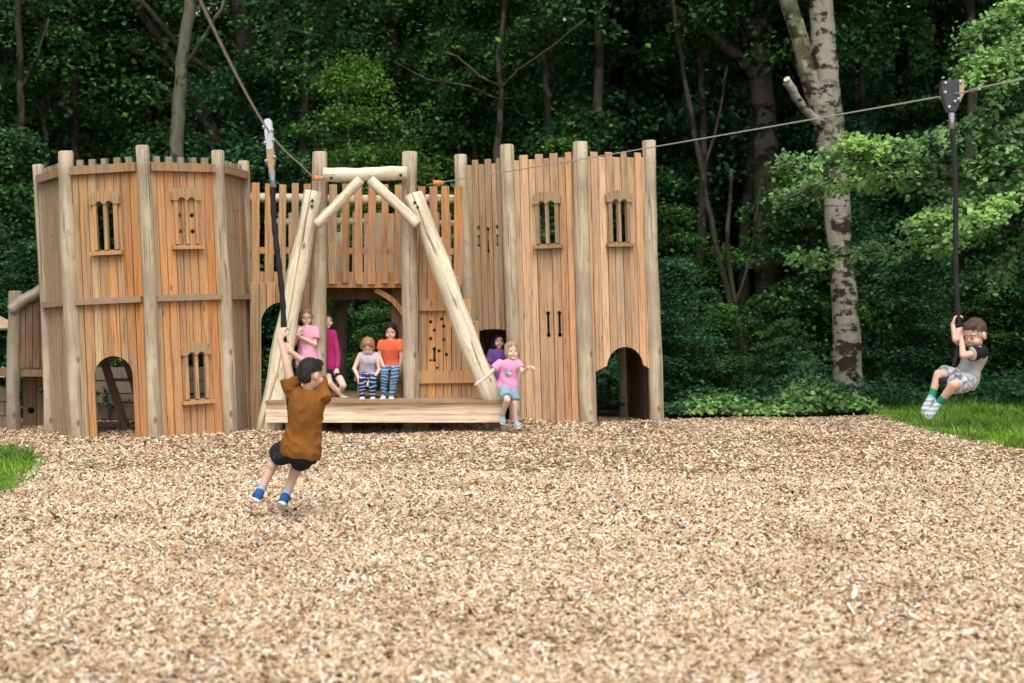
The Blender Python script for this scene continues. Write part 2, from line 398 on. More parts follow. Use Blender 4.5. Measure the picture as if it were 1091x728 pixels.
for k in range(4):
    A = vtx(k); B = vtx(k+1); Mx, w = pframe(A, B); c = MB()
    wins = []
    if k == 0:
        slot(c, w*.42, 2.35, 2.55); slot(c, w*.6, 1.05, 1.25)
    if k == 1:
        archcut(c, w*.50, .50, -.6, 1.02); wincut(c, w*.50, 2.30, 3.0); wins.append((w*.50, 2.30, 3.0))
    if k == 2:
        wins += [(w*.52, 2.34, 3.02), (w*.56, .42, 1.10)]; wincut(c, w*.56, .42, 1.10)
        for s in (-1, 1):
            for q in (2.52, 2.72): cyl(c, w*.52+s*.085, q, .03)
    if k == 3:
        for xx in (.30, .42, .62, .74):
            cyl(c, w*xx, 2.80, .022); cyl(c, w*xx, 2.45, .022)
        slot(c, w*.52, 2.45, 2.80)
        for q in (.62, .95): cyl(c, w*.55, q, .024)
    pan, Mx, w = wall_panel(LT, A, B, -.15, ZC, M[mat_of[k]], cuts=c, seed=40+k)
    crenel(pan, Mx, w); midrail(pan, Mx, w)
    for u, a, b in wins: window_frame(pan, Mx, u, a, b, .32)
for k in (4, 5, 6, 7):   # rear faces: parapet only, the lower openings are open
    A = vtx(k); B = vtx((k+1) % 8)
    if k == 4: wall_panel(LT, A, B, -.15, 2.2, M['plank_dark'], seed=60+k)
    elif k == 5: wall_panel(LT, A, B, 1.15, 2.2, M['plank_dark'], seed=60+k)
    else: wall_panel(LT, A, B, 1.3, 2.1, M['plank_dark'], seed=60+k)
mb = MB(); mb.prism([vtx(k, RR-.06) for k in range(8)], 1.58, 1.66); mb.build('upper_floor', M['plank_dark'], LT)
# climbing ladder leaning inside the doorway
ld = empty('climbing_ladder', (-4.95, 18.2, 0), 'dark leaning plank ladder seen through the arched doorway of the left tower', 'ladder')
for dx in (0, .27):
    a = Vector((-5.28+dx, 18.05+dx*.3, 1.25)); b = Vector((-4.93+dx*.9, 18.35+dx*.6, -.1)); Mz = frame_z(a, b)
    MB().box((0, 0, (b-a).length/2), (.10, .035, (b-a).length)).build('side_board', M['plank_dark'], ld, Mz)
for q in (.2, .42, .64, .86):
    a = Vector((-5.28, 18.05, 1.25)).lerp(Vector((-4.93, 18.35, -.1)), q); MB().box(a+Vector((.13, .06, 0)), (.27, .05, .04)).build('rung', M['plank_dark'], ld)
LT.rotation_euler = (0, R(-2.6), 0)
# ================================================================= far left: entry ramp
RP = empty('entry_ramp', (-6.5, 18.8, 0), 'timber ramp with log handrail rising to the left tower', 'ramp')
log_post(RP, PX(15, 18.4), 18.4, -.3, PZ(311, 18.4), .085, M['log_grey'], 71)
log_between(RP, P(12, 331, 18.35), P(44, 308, 18.45), .075, .07, M['log_grey'], 72, 'handrail')
a = P(20, 330, 18.42); b = P(46, 313, 18.5)
wall_panel(RP, (a.x, a.y), (b.x, b.y), PZ(392, 18.4), lambda x: PZ(328, 18.4)+x*.55, M['plank_dark'], x0=0, x1=.36, seed=73, pw=.09, name='side_panel')
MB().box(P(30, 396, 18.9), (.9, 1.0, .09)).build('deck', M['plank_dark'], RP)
hb = planks(.40, -.1, 1.05, .2); c = MB()
for (u, z) in ((.1, .75), (.26, .52), (.12, .25), (.30, .9)): cyl(c, u, z, .045)
link('climbing_board', cut(hb.mesh('climbing_board'), c), M['plank_dark'], RP, pframe((PX(24, 18.9), 18.9), (PX(50, 18.9), 18.9))[0])
# sleepers walls
def sleeper_wall(label, x0, x1, y, zt, seed):
    rw = empty('retaining_wall', ((x0+x1)/2, y, 0), label, 'retaining wall'); rnd = random.Random(seed); mb = MB()
    z = -.2; k = 0
    while z < zt-.05:
        h = .19; x = x0-rnd.uniform(0, .5)*(k % 2)
        while x < x1:
            L = rnd.uniform(.45, 1.1); e = min(x+L, x1); s = max(x, x0)
            if e-s > .05: mb.box(((s+e)/2, y+rnd.uniform(-.012, .012), z+h/2), (e-s-.012, .16, h-.012))
            x = e+1e-4
        z += h; k += 1
    mb.build('sleeper_wall', M['sleeper'], rw); return rw
sleeper_wall('stack of grey timber sleepers at the far left behind the ramp post', -8.6, PX(13, 18.7), 18.9, .55, 5)
sleeper_wall('low wall of grey sleepers seen through the arched doorway of the left tower', -6.2, -4.15, 20.9, .62, 6)
# playhouse roof peeking in from the left edge
ph = empty('playhouse', (-8.1, 20.5, 0), 'small timber playhouse with tan pitched roof at the left edge', 'playhouse')
xa = PX(9, 20.5); MB().prism([(xa-1.9, .95+.12), (xa-.95, 1.58+.12), (xa, .98+.35), (xa, 1.20+.1), (xa-.95, 1.70+.12), (xa-1.9, 1.2)], 19.9, 21.2, axis='y').build('roof', M['plank_pale'], ph)
wall_panel(ph, (xa-1.75, 20.1), (xa-.15, 20.1), -.1, 1.1, M['plank_dark'], seed=9)
MB().tube([P(1, 402, 20.0), P(1, 393, 20.0), P(3, 391, 20), P(4, 402, 20)], .02, 8).build('grab_handle', M['white'], ph)
# ================================================================= bridge between the towers
BY0, BY1 = 18.80, 19.2
def bY(px): return BY0+(BY1-BY0)*(px-266)/(493-266)
def bp(px): return (PX(px, bY(px)), bY(px))
BR = empty('castle_bridge', (PX(385, 18.9), 18.9, 0), 'raised timber walkway with picket balustrade joining the two castle towers', 'castle bridge')
Mx, wb = pframe(bp(266), bp(488))
rnd = random.Random(3)
def pickets(name, Mx, w, zb, zt, mat, yo, seed, skip=None):
    rnd = random.Random(seed); mb = MB(); x = .03; k = 0
    while x < w-.05:
        q = rnd.uniform(.088, .115)
        if not (skip and skip(x)):
            mb.box((x+q/2, yo+rnd.uniform(-.004, .004), (zb+zt)/2+rnd.uniform(-.012, .012)), (q, .026, zt-zb), Matrix.Rotation(R(rnd.uniform(-.5, .5)), 4, 'Y'))
        x += q+rnd.uniform(.055, .085); k += 1
    return mb.build(name, mat, BR, Mx)
ZT = 3.25; pickets('front_balustrade', Mx, wb, 1.93, ZT, M['plank'], -.06, 11)
MB().box((wb/2, .0, 1.985), (wb-.02, .05, .21)).build('deck_edge', M['plank'], BR, Mx)
MB().box((wb/2, -.02, 2.37), (wb-.02, .045, .085)).build('lower_rail', M['plank'], BR, Mx)
a = Mx @ Vector((.02, .05, 3.07)); b = Mx @ Vector((wb-.02, .05, 3.08)); log_between(BR, a, b, .065, .06, M['log_pale'], 12, 'top_rail')
Mb_, wb2 = pframe((bp(266)[0]-.1, 20.55), (bp(492)[0]+.1, 20.75))
pickets('rear_balustrade', Mb_, wb2, 1.93, 3.0, M['plank_grey'], 0, 13)
log_between(BR, Mb_ @ Vector((0, .05, 2.85)), Mb_ @ Vector((wb2, .05, 2.85)), .06, .06, M['log_grey'], 14, 'top_rail')
dk = MB()
for i in range(12):
    y = .06+i*.145; dk.box((wb/2, y, 1.90), (wb-.06, .135, .04))
dk.build('deck_boards', M['plank_dark'], BR, Mx)
for q in (.5, 1.5): MB().box((wb/2, q, 1.80), (wb-.1, .09, .14)).build('joist', M['plank_dark'], BR, Mx)
# tall posts carrying the bridge
log_post(BR, PX(340, 18.5), 18.5, -.2, PZ(163, 18.5), .103, M['log'], 81)
log_post(BR, PX(437, 18.5), 18.5, -.2, PZ(163, 18.5), .103, M['log'], 82)
for px, yy in ((345, 20.6), (440, 20.65)): log_post(BR, PX(px, yy)+.25, yy, -.2, 2.7, .09, M['log_grey'], px)
# lower left bay: boards with an arch
c = MB(); Ml, wl = pframe((PX(266, 18.72), 18.72), (PX(336, 18.78), 18.78))
archcut(c, .43, .56, -.5, PZ(322, 18.7)); 
wall_panel(BR, (PX(266, 18.72), 18.72), (PX(336, 18.78), 18.78), -.1, 1.93, M['plank'], x0=.0, x1=wl, cuts=c, seed=15)
# arched braces under the deck (middle bay)
def brace(a, b, bow, yy, w=.10, th=.05, mat='plank'):
    mb = MB(); n = 14; xs = []; lo = []; 
    A = Vector(a); B = Vector(b); d = (B-A); L = d.length; d.normalize(); nn = Vector((-d.z, 0, d.x))
    up = [A+d*L*k/n+nn*(bow*math.sin(math.pi*k/n)) for k in range(n+1)]; poly = [(p.x, p.z) for p in up]+[(p.x+nn.x*w, p.z+nn.z*w) for p in reversed(up)]
    mb.prism(poly, yy, yy+th, axis='y'); o = mb.build('arched_brace', M[mat], BR); recalc(o.data); return o
yy = 19.1
brace((PX(398, yy), 0, PZ(311, yy)), (PX(430, yy), 0, PZ(340, yy)), .05, yy, w=.07)
brace((PX(352, 20.3), 0, PZ(340, 20.3)), (PX(385, 20.3), 0, PZ(318, 20.3)), .06, 20.3, mat='plank_dark')
brace((PX(402, 20.3), 0, PZ(318, 20.3)), (PX(436, 20.3), 0, PZ(345, 20.3)), .06, 20.3, mat='plank_dark')
MB().box((PX(424, 19.3), 19.3, 1.1), (.16, .16, 1.55)).build('square_post', M['plank_dark'], BR)
# lower right bay: boarded wall with climbing holes and two cross boards
A = (PX(446, 18.62), 18.62); B = (PX(536, 18.85), 18.85); c = MB(); Mr, wr = pframe(A, B)
HO = [(459, 343), (471, 340), (463, 352), (459, 361), (473, 362), (468, 374), (459, 384), (476, 378), (466, 392), (473, 348)]
for px, py in HO: cyl(c, (PX(px, 18.65)-A[0]), PZ(py, 18.65), .024 if (px+py) % 3 else .017)
slot(c, PX(463, 18.65)-A[0], PZ(384, 18.65), PZ(372, 18.65), .026, .014)
wall_panel(BR, A, B, .42, lambda x: 2.70 if x < .25 else 2.7-(x-.2)*2.3, M['plank'], x0=0, x1=wr*.72, cuts=c, seed=16, pw=.115, label='boarded wall with round climbing holes')
for py, x1 in ((325, .47), (402, .78)): MB().box((x1/2, -.04, PZ(py, 18.6)), (x1, .045, .15 if py < 400 else .16)).build('cross_board', M['plank'], BR, Mr)
MB().box((PX(434, 19.0), 19.0, .65), (.10, .07, .5)).build('square_post', M['plank'], BR)
# ================================================================= platform
PF = empty('launch_platform', (PX(409, 18.3), 18.3, 0), 'low timber launch deck with long pale front beam in front of the castle', 'platform')
yb = 17.95; x0 = PX(283.5, yb); x1 = PX(534.5, yb); zt = PZ(429.5, yb); zb = PZ(450, yb)
mb = planks(x1-x0, 0, zt-zb, 9, x0=0, th=.09); 
MB().box((0, 0, (x1-x0)/2), (zt-zb, .09, x1-x0)).build('front_beam', M['beam'], PF, Matrix.Translation(((x0), yb, (zt+zb)/2)) @ Matrix.Rotation(R(90), 4, 'Y'))
dk = MB()
for i in range(17): dk.box(((x0+x1)/2, yb-.03+i*.145, zt+.018), (x1-x0+.01*math.sin(i*3), .135, .03))
dk.build('deck_boards', M['plank_grey'], PF)
for q in (.03, .33, .66, .97): MB().box((x0+(x1-x0)*q, yb+.4, .02), (.14, .14, .70)).build('foot_post', M['plank_dark'], PF)
MB().box(((x0+x1)/2, yb+2.2, .2), (x1-x0-.1, .08, .45)).build('rear_beam', M['plank_dark'], PF)
# low bench the girls sit on
bn = empty('low_bench', (PX(404, 18.6), 18.6, zt), 'low timber bench under the two seated girls on the deck', 'bench')
MB().box((PX(405, 18.75), 18.75, zt+.27), (.66, .26, .05)).build('seat', M['plank_grey'], bn)
for px in (384, 426): MB().box((PX(px, 18.75), 18.75, zt+.14), (.06, .2, .22)).build('leg', M['plank_grey'], bn)
# ================================================================= launch frame of logs
AF = empty('log_frame', (PX(390, 18.15), 18.15, 0), 'pale peeled log frame with two splayed legs and a crossbar, on the launch deck', 'log frame')
log_between(AF, P(285, 468, 18.16), P(333.5, 205, 18.32), .155, .112, M['log_pale'], 31, 'leg', .02)
log_between(AF, P(530, 438, 18.14), P(440, 208, 18.32), .14, .118, M['log_pale'], 32, 'leg', .02)
log_between(AF, P(346, 186.5, 18.28), P(433, 184.5, 18.28), .093, .088, M['log_pale'], 33, 'crossbar', .01)
log_between(AF, P(338, 239, 18.15), P(384, 192, 18.14), .07, .066, M['log_pale'], 34, 'brace', .01)
log_between(AF, P(444, 239, 18.15), P(395, 192, 18.14), .07, .066, M['log_pale'], 35, 'brace', .01)
bolts(AF, [P(333, 214, 18.2), P(332.5, 220, 18.2), P(442, 216, 18.2), P(445, 221, 18.2), P(353, 190, 18.19), P(427, 187, 18.19)], (0, -1, 0), .02)
MB().tube([P(330, 214, 18.19), P(325, 235, 18.17), P(309, 330, 18.1), P(296, 395, 18.05), P(278, 455, 18.0)], .010, 8).build('edge_rope', M['tan'], AF)
# ================================================================= right tower
RT = empty('castle_tower', (.9, 19.8, 0), 'tall pale timber play castle tower with keyhole slots and low arch, on the right', 'play castle tower')
p4 = Vector((-.665, 19.45, 0)); p5 = Vector((PX(543, 19.2), 19.2, 0)); p6 = Vector((PX(620, 18.9), 18.9, 0)); p7 = Vector((PX(693, 19.3), 19.3, 0))
for v, zt_, r, mt in ((p4, PZ(162, 19.42), .092, 'log'), (p5, PZ(153, 19.2), .098, 'log'), (p6, PZ(152, 18.9), .105, 'log'), (p7, PZ(153, 19.3), .095, 'log')):
    log_post(RT, v.x, v.y, -.3, zt_, r, M[mt], int(v.x*10)+90)
back = [(1.62, 20.95), (.25, 21.1), (-.75, 20.9)]
for i, (x, y) in enumerate(back): log_post(RT, x, y, -.3, 2.15 if i == 0 else 3.3, .10, M['log_pale' if i == 0 else 'log_grey'], 50+i)
ZP = 3.64
c = MB(); Mf, w = pframe(p4, p5)
for u in (.30, .70): slot(c, w*(u+.03), 2.50, 2.62, .02, .010); slot(c, w*(u+.03), 2.73, 2.75, .02, .010)
slot(c, w*.53, 2.42, 2.72, .024, .013)
def cb(x):
    q = (x-w*.55)/(w*.42); return 1.28+.08*math.sqrt(max(0, 1-q*q)) if x > .12 else -.1
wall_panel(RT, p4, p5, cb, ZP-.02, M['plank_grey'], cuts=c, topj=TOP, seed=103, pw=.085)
c = MB(); Mf, w = pframe(p5, p6)
wincut(c, w*.53, 2.46, 3.13, .32)
for u in (.50, .655): slot(c, w*u, 1.26, 1.55, .030, .018)
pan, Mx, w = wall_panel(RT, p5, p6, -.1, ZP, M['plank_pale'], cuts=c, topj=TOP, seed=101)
window_frame(pan, Mx, w*.53, 2.46, 3.13, .32, mat=M['plank_grey'])
c = MB(); Mf, w = pframe(p6, p7)
archcut(c, w*.56, .55, .2, PZ(371, 19.1)); c2 = [(.13, -.6), (w-.06, -.6), (w-.06, PZ(396, 19.1)), (w*.56+.2, PZ(388, 19.1)), (w*.56-.2, PZ(388, 19.1)), (.13, PZ(396, 19.1))]
c3 = MB(); c3.prism(c2, -.31, .31, axis='y')
wincut(c3, w*.52, 2.46, 3.13, .32)
me = planks(w-.05, -.1, ZP, rnd=random.Random(102), x0=.05, topj=TOP).mesh('wall_panel')
me = cut(me, c); me = cut(me, c3)
pan = link('wall_panel', me, M['plank_pale'], RT, Mf); window_frame(pan, Mf, w*.52, 2.46, 3.13, .32, mat=M['plank_grey'])
# sides and rear
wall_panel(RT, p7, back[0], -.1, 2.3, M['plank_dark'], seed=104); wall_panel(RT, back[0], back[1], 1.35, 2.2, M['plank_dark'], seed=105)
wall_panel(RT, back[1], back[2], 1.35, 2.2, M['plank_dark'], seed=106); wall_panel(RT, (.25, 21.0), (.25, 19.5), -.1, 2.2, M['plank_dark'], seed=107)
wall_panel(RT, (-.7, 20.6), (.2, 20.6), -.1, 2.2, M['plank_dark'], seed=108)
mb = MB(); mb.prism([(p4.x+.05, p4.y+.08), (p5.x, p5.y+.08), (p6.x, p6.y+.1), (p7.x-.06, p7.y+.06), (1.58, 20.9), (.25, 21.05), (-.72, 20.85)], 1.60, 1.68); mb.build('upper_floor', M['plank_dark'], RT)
RT.rotation_euler = (0, R(-1.6), 0); RT.location.x += .08
# ================================================================= zip lines
def cable(name, label, pts, r):
    P3 = [Vector(p) for p in pts]; out = []
    for i in range(len(P3)-1):
        p0 = P3[max(i-1, 0)]; p1 = P3[i]; p2 = P3[i+1]; p3 = P3[min(i+2, len(P3)-1)]
        for k in range(10):
            t = k/10; out.append(.5*((2*p1)+(p2-p0)*t+(2*p0-5*p1+4*p2-p3)*t*t+(3*p1-p0-3*p2+p3)*t**3))
    out.append(P3[-1]); return tag(MB().tube(out, r, 8).build(name, M['wire'], smooth=True), label, 'cable')
TL = P(286.5, 140, 10.4); TR = P(1013, 101, 11.2)
cable('zip_cable', 'steel cable running from the left side of the log frame up past the top left', [P(339, 193, 18.25), (P(339, 193, 18.25)*.55+TL*.45)+Vector((0, 0, -.015)), TL, (-1.43, 6.5, 2.955), (-1.1, 2.5, 3.35), (-.6, -4, 4.3)], .0075)
cable('zip_cable', 'thin steel cable running from the log frame to the right edge', [P(455, 197, 18.3), (P(455, 197, 18.3)+TR)*.5+Vector((0, 0, -.012)), TR, P(1091, 84, 10.6), (7.4, 5.6, 3.5), (12, -2, 4.3)], .0062)
for p, lb in ((P(338, 190, 18.2), 'orange cable stopper at the top of the left log leg'), (P(466.5, 195, 18.2), 'orange cable stopper right of the crossbar')):
    e = empty('cable_stopper', p, lb, 'cable stopper')
    MB().tube([p+Vector((-.06, 0, .0)), p+Vector((.045, 0, 0))], .033, 12).build('buffer', M['orange'], e, smooth=True)
    MB().tube([p+Vector((.045, 0, 0)), p+Vector((.075, 0, 0))], .026, 10).build('collar', M['tan'], e)
# seats on the cables
def zipseat(label, T, B, seat, kind):
    sc_ = .82 if kind == 'L' else .92
    e = empty('zip_line_seat', T, label, 'zip line seat'); d = (B-T).normalized(); x = Vector((0, 1, 0)).cross(d).normalized() if kind == 'L' else Vector((1, 0, 0))
    Mz = frame_z(T-d*.03, T+d) @ Matrix.Scale(sc_, 4)
    if kind == 'L':
        t = MB(); t.prism([(-.022, -.07), (.012, -.075), (.032, -.05), (.034, .06), (.028, .19), (-.028, .20), (-.034, .05), (-.036, -.04)], -.032, .032, axis='y'); tr = t.build('trolley', M['white'], e, Mz)
        MB().prism([(-.028, .18), (.03, .17), (.036, .30), (.022, .36), (.0, .42), (-.02, .37), (-.034, .31)], -.03, .03, axis='y').build('guard_plate', M['tan'], tr, Mz)
        L0 = .39
        for (u, z) in ((-.038, .0), (.036, .03), (.04, .12), (-.038, .14), (.04, .27), (-.038, .3)):
            MB().ball((u, .036, z), .016, nu=8, nv=6).build('bolt', M['bolt'], tr, Mz, True)
    else:
        t = MB(); t.prism([(-.085, -.085), (.085, -.085), (.09, -.02), (.052, .14), (.03, .18), (-.03, .18), (-.052, .14), (-.09, -.02)], -.04, .04, axis='y'); tr = t.build('trolley', M['steelplate'], e, Mz)
        MB().prism([(.06, -.09), (.105, -.09), (.098, .03), (.062, .11)], .030, .046, axis='y').build('guard_plate', M['tan'], tr, Mz)
        L0 = .25
        for (u, z) in ((-.055, -.06), (.07, -.065), (-.06, .02), (.02, .1), (.05, .08), (-.03, .145)):
            MB().ball((u, .043, z), .018, nu=8, nv=6).build('bolt', M['bolt'], tr, Mz, True)
    a = T+d*(L0-.03); pts = [a-d*.09, a]; 
    MB().tube([a-d*.11, a-d*.06, a+d*.0, a+d*.05], [.018, .026, .018, .026], 10).build('swivel', M['bolt'], e, smooth=True)
    n = 26; pp = [a.lerp(B, k/n)+x*(.010*math.sin(k*.25)) for k in range(n+1)]
    MB().tube(pp, [.021+.0025*((k*7) % 3-1) for k in range(n+1)], 10).build('sleeved_chain', M['dark'], e, smooth=True)
    pp = [B, B.lerp(seat, .6), seat]; MB().tube(pp, .018, 8).build('lower_chain', M['dark'], e, smooth=True)
    Ms = frame_z(seat, seat+(-d)); MB().tube([(0, 0, -.03), (0, 0, -.025), (0, 0, .02), (0, 0, .03)], [.12, .145, .145, .12], 24).build('disc_seat', M['dark'], e, Ms, True)
    return e
SEL = P(312, 484, 10.47); SER = P(1013, 405, 11.2)
zipseat('black disc swing seat and trolley carrying the boy in brown on the left cable', TL, P(303, 366, 10.46), SEL, 'L')
zipseat('black disc swing seat and trolley carrying the boy in grey on the right cable', TR, P(1022.5, 362, 11.2), SER, 'R')
# ---------------------------------------------------------------- people
def mat_cloth(name, col, var=.12, rough=.85): return mat_plain(name, col, rough, .15, var, 25, .25)
def mat_stripe(name, a, b, freq, ph=.5, wob=.5):
    t = NT(name); tc = t.n('ShaderNodeTexCoord'); wv = t.n('ShaderNodeTexWave', wave_type='BANDS', bands_direction='Z'); wv.inputs['Scale'].default_value = freq; wv.inputs['Distortion'].default_value = wob; wv.inputs['Detail'].default_value = 1
    t.l(tc.outputs['Object'], wv.inputs['Vector']); c = t.ramp(wv.outputs[0], [(ph-.06, a), (ph+.06, b)]); return t.bsdf(c, .85, .15)
def mat_pattern(name, cols, scale):
    t = NT(name); v = t.n('ShaderNodeTexVoronoi'); v.inputs['Scale'].default_value = scale; t.l(t.coord(), v.inputs['Vector']); s = t.n('ShaderNodeSeparateColor'); t.l(v.outputs['Color'], s.inputs[0])
    return t.bsdf(t.ramp(s.outputs[0], [(i/len(cols), c) for i, c in enumerate(cols)], 'CONSTANT'), .85, .15)
M['skin'] = mat_plain('skin', (.64, .41, .31), .5, .35, .07, 9, sub=.12)
M['skin_pale'] = mat_plain('pale_skin', (.72, .49, .40), .5, .35, .07, 9, sub=.12)
M['lips'] = mat_plain('lips', (.45, .16, .13), .5, .3)
def mat_hair(name, a, b):
    t = NT(name); n = t.noise(t.coord((1, 1, .35)), 95, 4, .6); return t.bsdf(t.ramp(n, [(.35, a), (.65, b)]), .55, .35, n, .8, .006)
M['hair_dark'] = mat_hair('dark_brown_hair', (.012, .009, .007), (.035, .025, .018))
M['hair_brown'] = mat_hair('brown_hair', (.06, .038, .024), (.15, .095, .06))
M['hair_blond'] = mat_hair('blond_hair', (.38, .27, .16), (.62, .48, .32))
M['hair_red'] = mat_hair('sandy_red_hair', (.28, .15, .07), (.48, .29, .15))
M['rust'] = mat_cloth('rust_brown_cotton', (.23, .09, .018)); M['navy'] = mat_cloth('dark_navy_cloth', (.018, .022, .035)); M['black'] = mat_cloth('black_cotton', (.014, .014, .016))
M['greytee'] = mat_cloth('light_grey_cotton', (.40, .40, .37)); M['pink'] = mat_cloth('pink_cotton', (.70, .33, .45)); M['magenta'] = mat_cloth('magenta_knit', (.40, .03, .14)); M['lilac'] = mat_cloth('pale_lilac_cotton', (.62, .54, .62))
M['coral'] = mat_cloth('coral_cotton', (.80, .14, .065)); M['purple'] = mat_cloth('purple_cotton', (.14, .075, .27)); M['denim'] = mat_cloth('washed_blue_denim', (.22, .35, .44)); M['whitec'] = mat_cloth('white_cotton', (.72, .74, .76))
M['stripe_navy'] = mat_stripe('navy_striped_leggings', (.02, .03, .10), (.45, .50, .62), 6.0, .86, 6); M['stripe_blue'] = mat_stripe('blue_striped_leggings', (.05, .12, .24), (.30, .40, .52), 7.5, .68, 6)
M['green_sock'] = mat_cloth('green_sock', (.02, .26, .14)); M['greysock'] = mat_cloth('grey_sock', (.38, .43, .48)); M['shoe_blue'] = mat_cloth('blue_shoe_mesh', (.02, .10, .28)); M['shoe_dark'] = mat_cloth('dark_shoe_sole', (.05, .045, .04))
M['shoe_white'] = mat_cloth('white_trainer', (.72, .73, .74)); M['shoe_grey'] = mat_stripe('grey_striped_trainer', (.26, .34, .37), (.52, .56, .58), 9, .5, 1); M['shoe_teal'] = mat_cloth('pale_teal_trainer', (.28, .42, .46)); M['sole'] = mat_cloth('white_rubber_sole', (.70, .72, .74))
M['shorts_pat'] = mat_pattern('patterned_swim_shorts', [(.50, .52, .54), (.18, .19, .22), (.56, .56, .56), (.34, .40, .44), (.28, .29, .31), (.52, .52, .52)], 38)
M['pinktee_pat'] = mat_cloth('bright_pink_cotton', (.76, .33, .52)); M['print'] = mat_pattern('printed_badge', [(.25, .42, .62), (.65, .72, .78), (.14, .25, .42)], 60)
M['eyew'] = mat_plain('eye_white', (.75, .74, .72), .3, .5, .03); M['iris'] = mat_plain('iris', (.03, .02, .015), .2, .6, .03); M['glass_frame'] = mat_plain('spectacle_frame', (.02, .02, .03), .3, .5)
PROF = [(0, .92, .86), (.12, 1.0, 1.0), (.28, .92, .92), (.45, .84, .86), (.62, .90, .95), (.78, 1.0, 1.02), (.90, 1.04, .90), (.97, .80, .72), (1.03, .42, .55)]
def interp(t, tab):
    for i in range(len(tab)-1):
        if t <= tab[i+1][0]:
            q = (t-tab[i][0])/(tab[i+1][0]-tab[i][0]); q = max(0, q); return [tab[i][k]*(1-q)+tab[i+1][k]*q for k in (1, 2)]
    return list(tab[-1][1:])
def person(label, J, k=1.0, hs=1.0, fwd=(0, -1, 0), hfwd=None, hup=(0, 0, 1), skin='skin', hair='hair_brown', hairstyle='short', top=None, bottom=None, shoes=None, socks=None, grips=None, hands=None, vox=.0055, seed=1, glasses=False, group=None, width=1.0):
    """J: joints in world space; screen-left/right limbs are a and b"""
    fwd = Vector(fwd).normalized(); hfwd = Vector(hfwd or fwd).normalized(); hup = Vector(hup); hup = (hup-hfwd*hup.dot(hfwd)).normalized(); hx = hfwd.cross(hup).normalized()
    base = J['pelvis'].copy(); base.z = min(J['ankle_a'].z, J['ankle_b'].z)-.06
    e = empty('person', base, label, 'person', group)
    HM = Matrix((hx, hfwd, hup)).transposed().to_4x4(); HM.translation = J['head']; H3 = HM.to_3x3()
    def h(x, y, z): return HM @ Vector((x*hs, y*hs, z*hs))
    pel, sc = J['pelvis'], (J['sh_a']+J['sh_b'])/2; ax = (sc-pel).normalized(); sideS = (J['sh_b']-J['sh_a']); sideS = (sideS-ax*sideS.dot(ax)).normalized(); sideH = (J['hip_b']-J['hip_a']); sideH = (sideH-ax*sideH.dot(ax)).normalized()
    shw = (J['sh_b']-J['sh_a']).length/2; L = (sc-pel).length
    bot = pel-ax*.07*k; topp = sc+ax*.035*k; TL_ = (topp-bot).length
    def sec(t, inf=0.0, wmul=1.0):
        w, d = interp(t, PROF); s = sideH.lerp(sideS, min(1, max(0, t))).normalized(); f = ax.cross(s).normalized()
        hw = (.118*k*(1-t)+(shw*.93)*t)*width
        return (bot+ax*TL_*t, s*(hw*w+inf)*wmul, f*(.080*k*width*d+inf)*wmul)
    b = MB()
    b.loft([sec(t) for t in (0, .12, .28, .45, .62, .78, .9, .97, 1.03)])
    r_ua, r_el, r_wr = .036*k, .029*k, .019*k
    for s in 'ab':
        b.cap(J['sh_'+s], J['el_'+s], r_ua, r_el); b.cap(J['el_'+s], J['wr_'+s], r_el*1.02, r_wr)
        b.cap(J['hip_'+s], J['knee_'+s], .064*k, .043*k); b.cap(J['knee_'+s], J['ankle_'+s], .044*k, .026*k)
        mid = J['knee_'+s].lerp(J['ankle_'+s], .3); kd = (J['ankle_'+s]-J['knee_'+s]).normalized(); b.ball(mid-fwd*.008*k, .043*k, nu=12, nv=8)
        b.cap(J['ankle_'+s]+kd*.01, J['ankle_'+s]+kd*.03*k+J['toe_'+s]*.055*k, .024*k, .014*k)
        # hand
        d, n = [Vector(v).normalized() for v in J['hand_'+s][:2]]; curl = J['hand_'+s][2]; n = (n-d*n.dot(d)).normalized(); q = d.cross(n); w0 = J['wr_'+s]; hk = k*1.0
        thumb = J['hand_'+s][3] if len(J['hand_'+s]) > 3 else 1
        for i in range(4):
            o = (i-1.5)*.0165*hk; kb = w0+d*(.062-.004*abs(i-1.2))*hk+q*o; b.cap(w0+d*.004+q*o*.55, kb, .0125*hk, .0105*hk, 8)
            ln = (.026, .030, .028, .022)[i]*hk*1.15; c1 = curl*.45; c2 = curl*1.0; c3 = curl*1.45
            p1 = kb+(d*math.cos(c1)+n*math.sin(c1))*ln; p2 = p1+(d*math.cos(c2)+n*math.sin(c2))*ln*.85; p3 = p2+(d*math.cos(c3)+n*math.sin(c3))*ln*.6
            b.cap(kb, p1, .0095*hk, .0088*hk, 8); b.cap(p1, p2, .0088*hk, .008*hk, 8); b.cap(p2, p3, .008*hk, .0065*hk, 8)
        tb = w0+d*.018*hk-q*.016*hk*thumb; t1 = tb+(d*.55-q*.7*thumb+n*.35).normalized()*.034*hk; t2 = t1+(d*.75-q*.05*thumb+n*(.3+.5*min(1, curl))).normalized()*.03*hk
        b.cap(tb, t1, .012*hk, .0098*hk, 8); b.cap(t1, t2, .0098*hk, .0078*hk, 8)
    # neck and head
    b.cap(topp-ax*.03*k, h(0, -.018, -.06), .042*k, .038*k)
    b.ball(h(0, -.012, .022), (.072*hs, .089*hs, .086*hs), H3); b.ball(h(0, .012, -.032), (.057*hs, .064*hs, .068*hs), H3); b.ball(h(0, .052, -.083), (.024*hs, .02*hs, .018*hs), H3)
    for s in (-1, 1):
        b.ball(h(s*.031, .046, -.033), .029*hs, H3); b.ball(h(s*.073, -.008, -.008), (.010*hs, .021*hs, .029*hs), H3); b.ball(h(s*.03, .062, .022), (.020*hs, .010*hs, .007*hs), H3)
